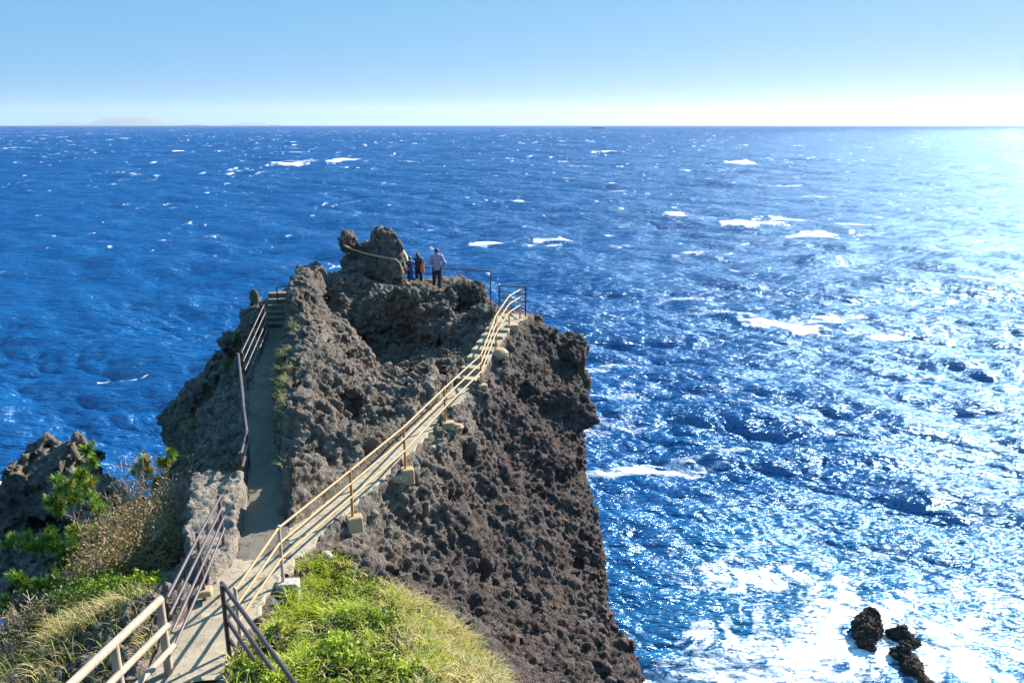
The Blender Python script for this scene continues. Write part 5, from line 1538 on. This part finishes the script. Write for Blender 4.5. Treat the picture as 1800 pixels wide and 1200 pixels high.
nt.links.new(dif.outputs[0], ms.inputs[1]); nt.links.new(mg.outputs[0], ms.inputs[2])
out = next(n for n in nt.nodes if n.type == 'OUTPUT_MATERIAL')
nt.links.new(ms.outputs[0], out.inputs['Surface'])
nt.nodes.remove(bs)
o = mesh_obj('sea', VA, np.concatenate([F, F2]), m_sea, None, True, {'foam': fo, 'aerated': ae})
tag(o, 'deep blue choppy open sea with white breaking crests below the cliff', 'sea', kind='structure')
print('sea', len(VA), round(time.time() - T0, 1))
# ------------------------------------------------------------------ far islands, ship, air
m_isl, nt, bs = new_mat('far_island'); N_ = NT(nt)
nn = N_.noise(N_.objco(), 0.0006, 5, 0.6)
nt.links.new(N_.mix(nn, (0.13, 0.17, 0.20), (0.17, 0.21, 0.24)), bs.inputs['Base Color']); bs.inputs['Roughness'].default_value = 0.95  # pale blue-grey puts part of the distance haze into the island colour
def island(prof, dist, depth, label, seed):
    """prof: (px, py) outline of the ridge above the horizon row; a solid hill with that ridge and its real depth."""
    pr = np.array(prof, float); n = 70; m = 18
    px = np.linspace(pr[0, 0], pr[-1, 0], n); py = np.interp(px, pr[:, 0], pr[:, 1])
    X = (px - 900) / FPX * dist / math.cos(PITCH) * 1.0
    zz = np.maximum((219.6 - py) / FPX * dist, 0) * 0.85
    rg = np.random.default_rng(seed)
    vs = []
    for i in range(n):
        for j in range(m):
            t = j / (m - 1) * 2 - 1
            prof_ = max(0.0, 1 - abs(t) ** 1.6)
            h = zz[i] * prof_ * (1 + 0.05 * rg.normal() * (1 - abs(t))) + CAMZ * prof_
            vs.append((X[i], dist + t * depth, h - 62 * (1 - prof_)))
    fs = [(i * m + j, (i + 1) * m + j, (i + 1) * m + j + 1, i * m + j + 1) for i in range(n - 1) for j in range(m - 1)]
    o = mesh_obj('island', vs, fs, m_isl, None, True)
    tag(o, label, 'island', kind='structure')
island([(205,219),(218,216),(232,212),(240,206),(262,205.5),(290,204.5),(312,205),(325,207.5),(345,212),(365,216),(380,219)], 62000, 3800, 'largest pale blue island on the horizon at the left', 1)
island([(140,219),(165,214.5),(180,212.5),(195,214),(208,217),(216,219)], 64000, 2400, 'small faint island left of the largest one', 2)
island([(442,219),(455,215.5),(480,215),(505,216),(512,219)], 63000, 2000, 'low flat islet right of the largest island', 3)
island([(930,219),(950,213),(968,208),(984,204.5),(1000,207),(1018,212),(1040,219)], 68000, 3400, 'faint pointed island near the middle of the horizon', 4)

m_hull, nt, bs = new_mat('ship_hull'); bs.inputs['Base Color'].default_value = (0.20, 0.05, 0.04, 1)
m_sup, nt, bs = new_mat('ship_superstructure'); bs.inputs['Base Color'].default_value = (0.7, 0.68, 0.62, 1)
sd_ = 9000.0; sx = (1040 - 900) / FPX * sd_ / math.cos(PITCH)
ship = empty('cargo_ship', (sx, sd_, 0)); tag(ship, 'distant cargo ship on the horizon just right of the middle', 'ship')
L_ = 155.0
hv = []
st_ = [(-.5, .55, 9), (-.46, .95, 9), (-.2, 1, 8), (.2, 1, 8), (.42, .85, 9), (.5, .08, 11)]
for s_, w_s, h_ in st_:
    for y_, z_ in ((-1, h_), (-.8, -2), (.8, -2), (1, h_)): hv.append((sx + s_ * L_, sd_ + y_ * w_s * 12, z_))
hf = []
for i in range(len(st_) - 1):
    for k in range(3): hf.append((i * 4 + k, i * 4 + k + 1, i * 4 + 5 + k, i * 4 + 4 + k))
    hf.append((i * 4 + 3, i * 4, i * 4 + 4, i * 4 + 7))
hf += [(0, 1, 2, 3), (23, 22, 21, 20)]
mesh_obj('hull', hv, hf, m_hull, ship)
b = MB(); b.box((sx - 58, sd_, 9), (18, 20, 14), 0, 0.95, 0.5); b.box((sx - 56, sd_, 23), (8, 10, 4), 0, 0.9, 0.3); b.build('bridge', m_sup, ship, False)
b = MB()
for q in (-25, 5, 35): b.box((sx + q, sd_, 8), (22, 18, 5), 0, 1.0, 0.5)
b.build('hatches', m_hull, ship, False)

hz_m = bpy.data.materials.new('sea_air'); hz_m.use_nodes = True; nt = hz_m.node_tree
for n in list(nt.nodes):
    if n.type == 'BSDF_PRINCIPLED': nt.nodes.remove(n)
pv = nt.nodes.new('ShaderNodeVolumePrincipled')
pv.inputs['Color'].default_value = (0.86, 0.93, 1.0, 1); pv.inputs['Density'].default_value = HAZE; pv.inputs['Anisotropy'].default_value = 0.35
nt.links.new(pv.outputs[0], next(n for n in nt.nodes if n.type == 'OUTPUT_MATERIAL').inputs['Volume'])
hx, hy0, hy1, z0, z1 = 76000, -76000, 76000, -66, 1500
hv = [(x, y, z) for x in (-hx, hx) for y in (hy0, hy1) for z in (z0, z1)]
hz = mesh_obj('haze', hv, [(0, 1, 3, 2), (4, 6, 7, 5), (0, 4, 5, 1), (2, 3, 7, 6), (0, 2, 6, 4), (1, 5, 7, 3)], hz_m)
tag(hz, 'thin sea haze paling the islands on the horizon', 'haze', kind='stuff')
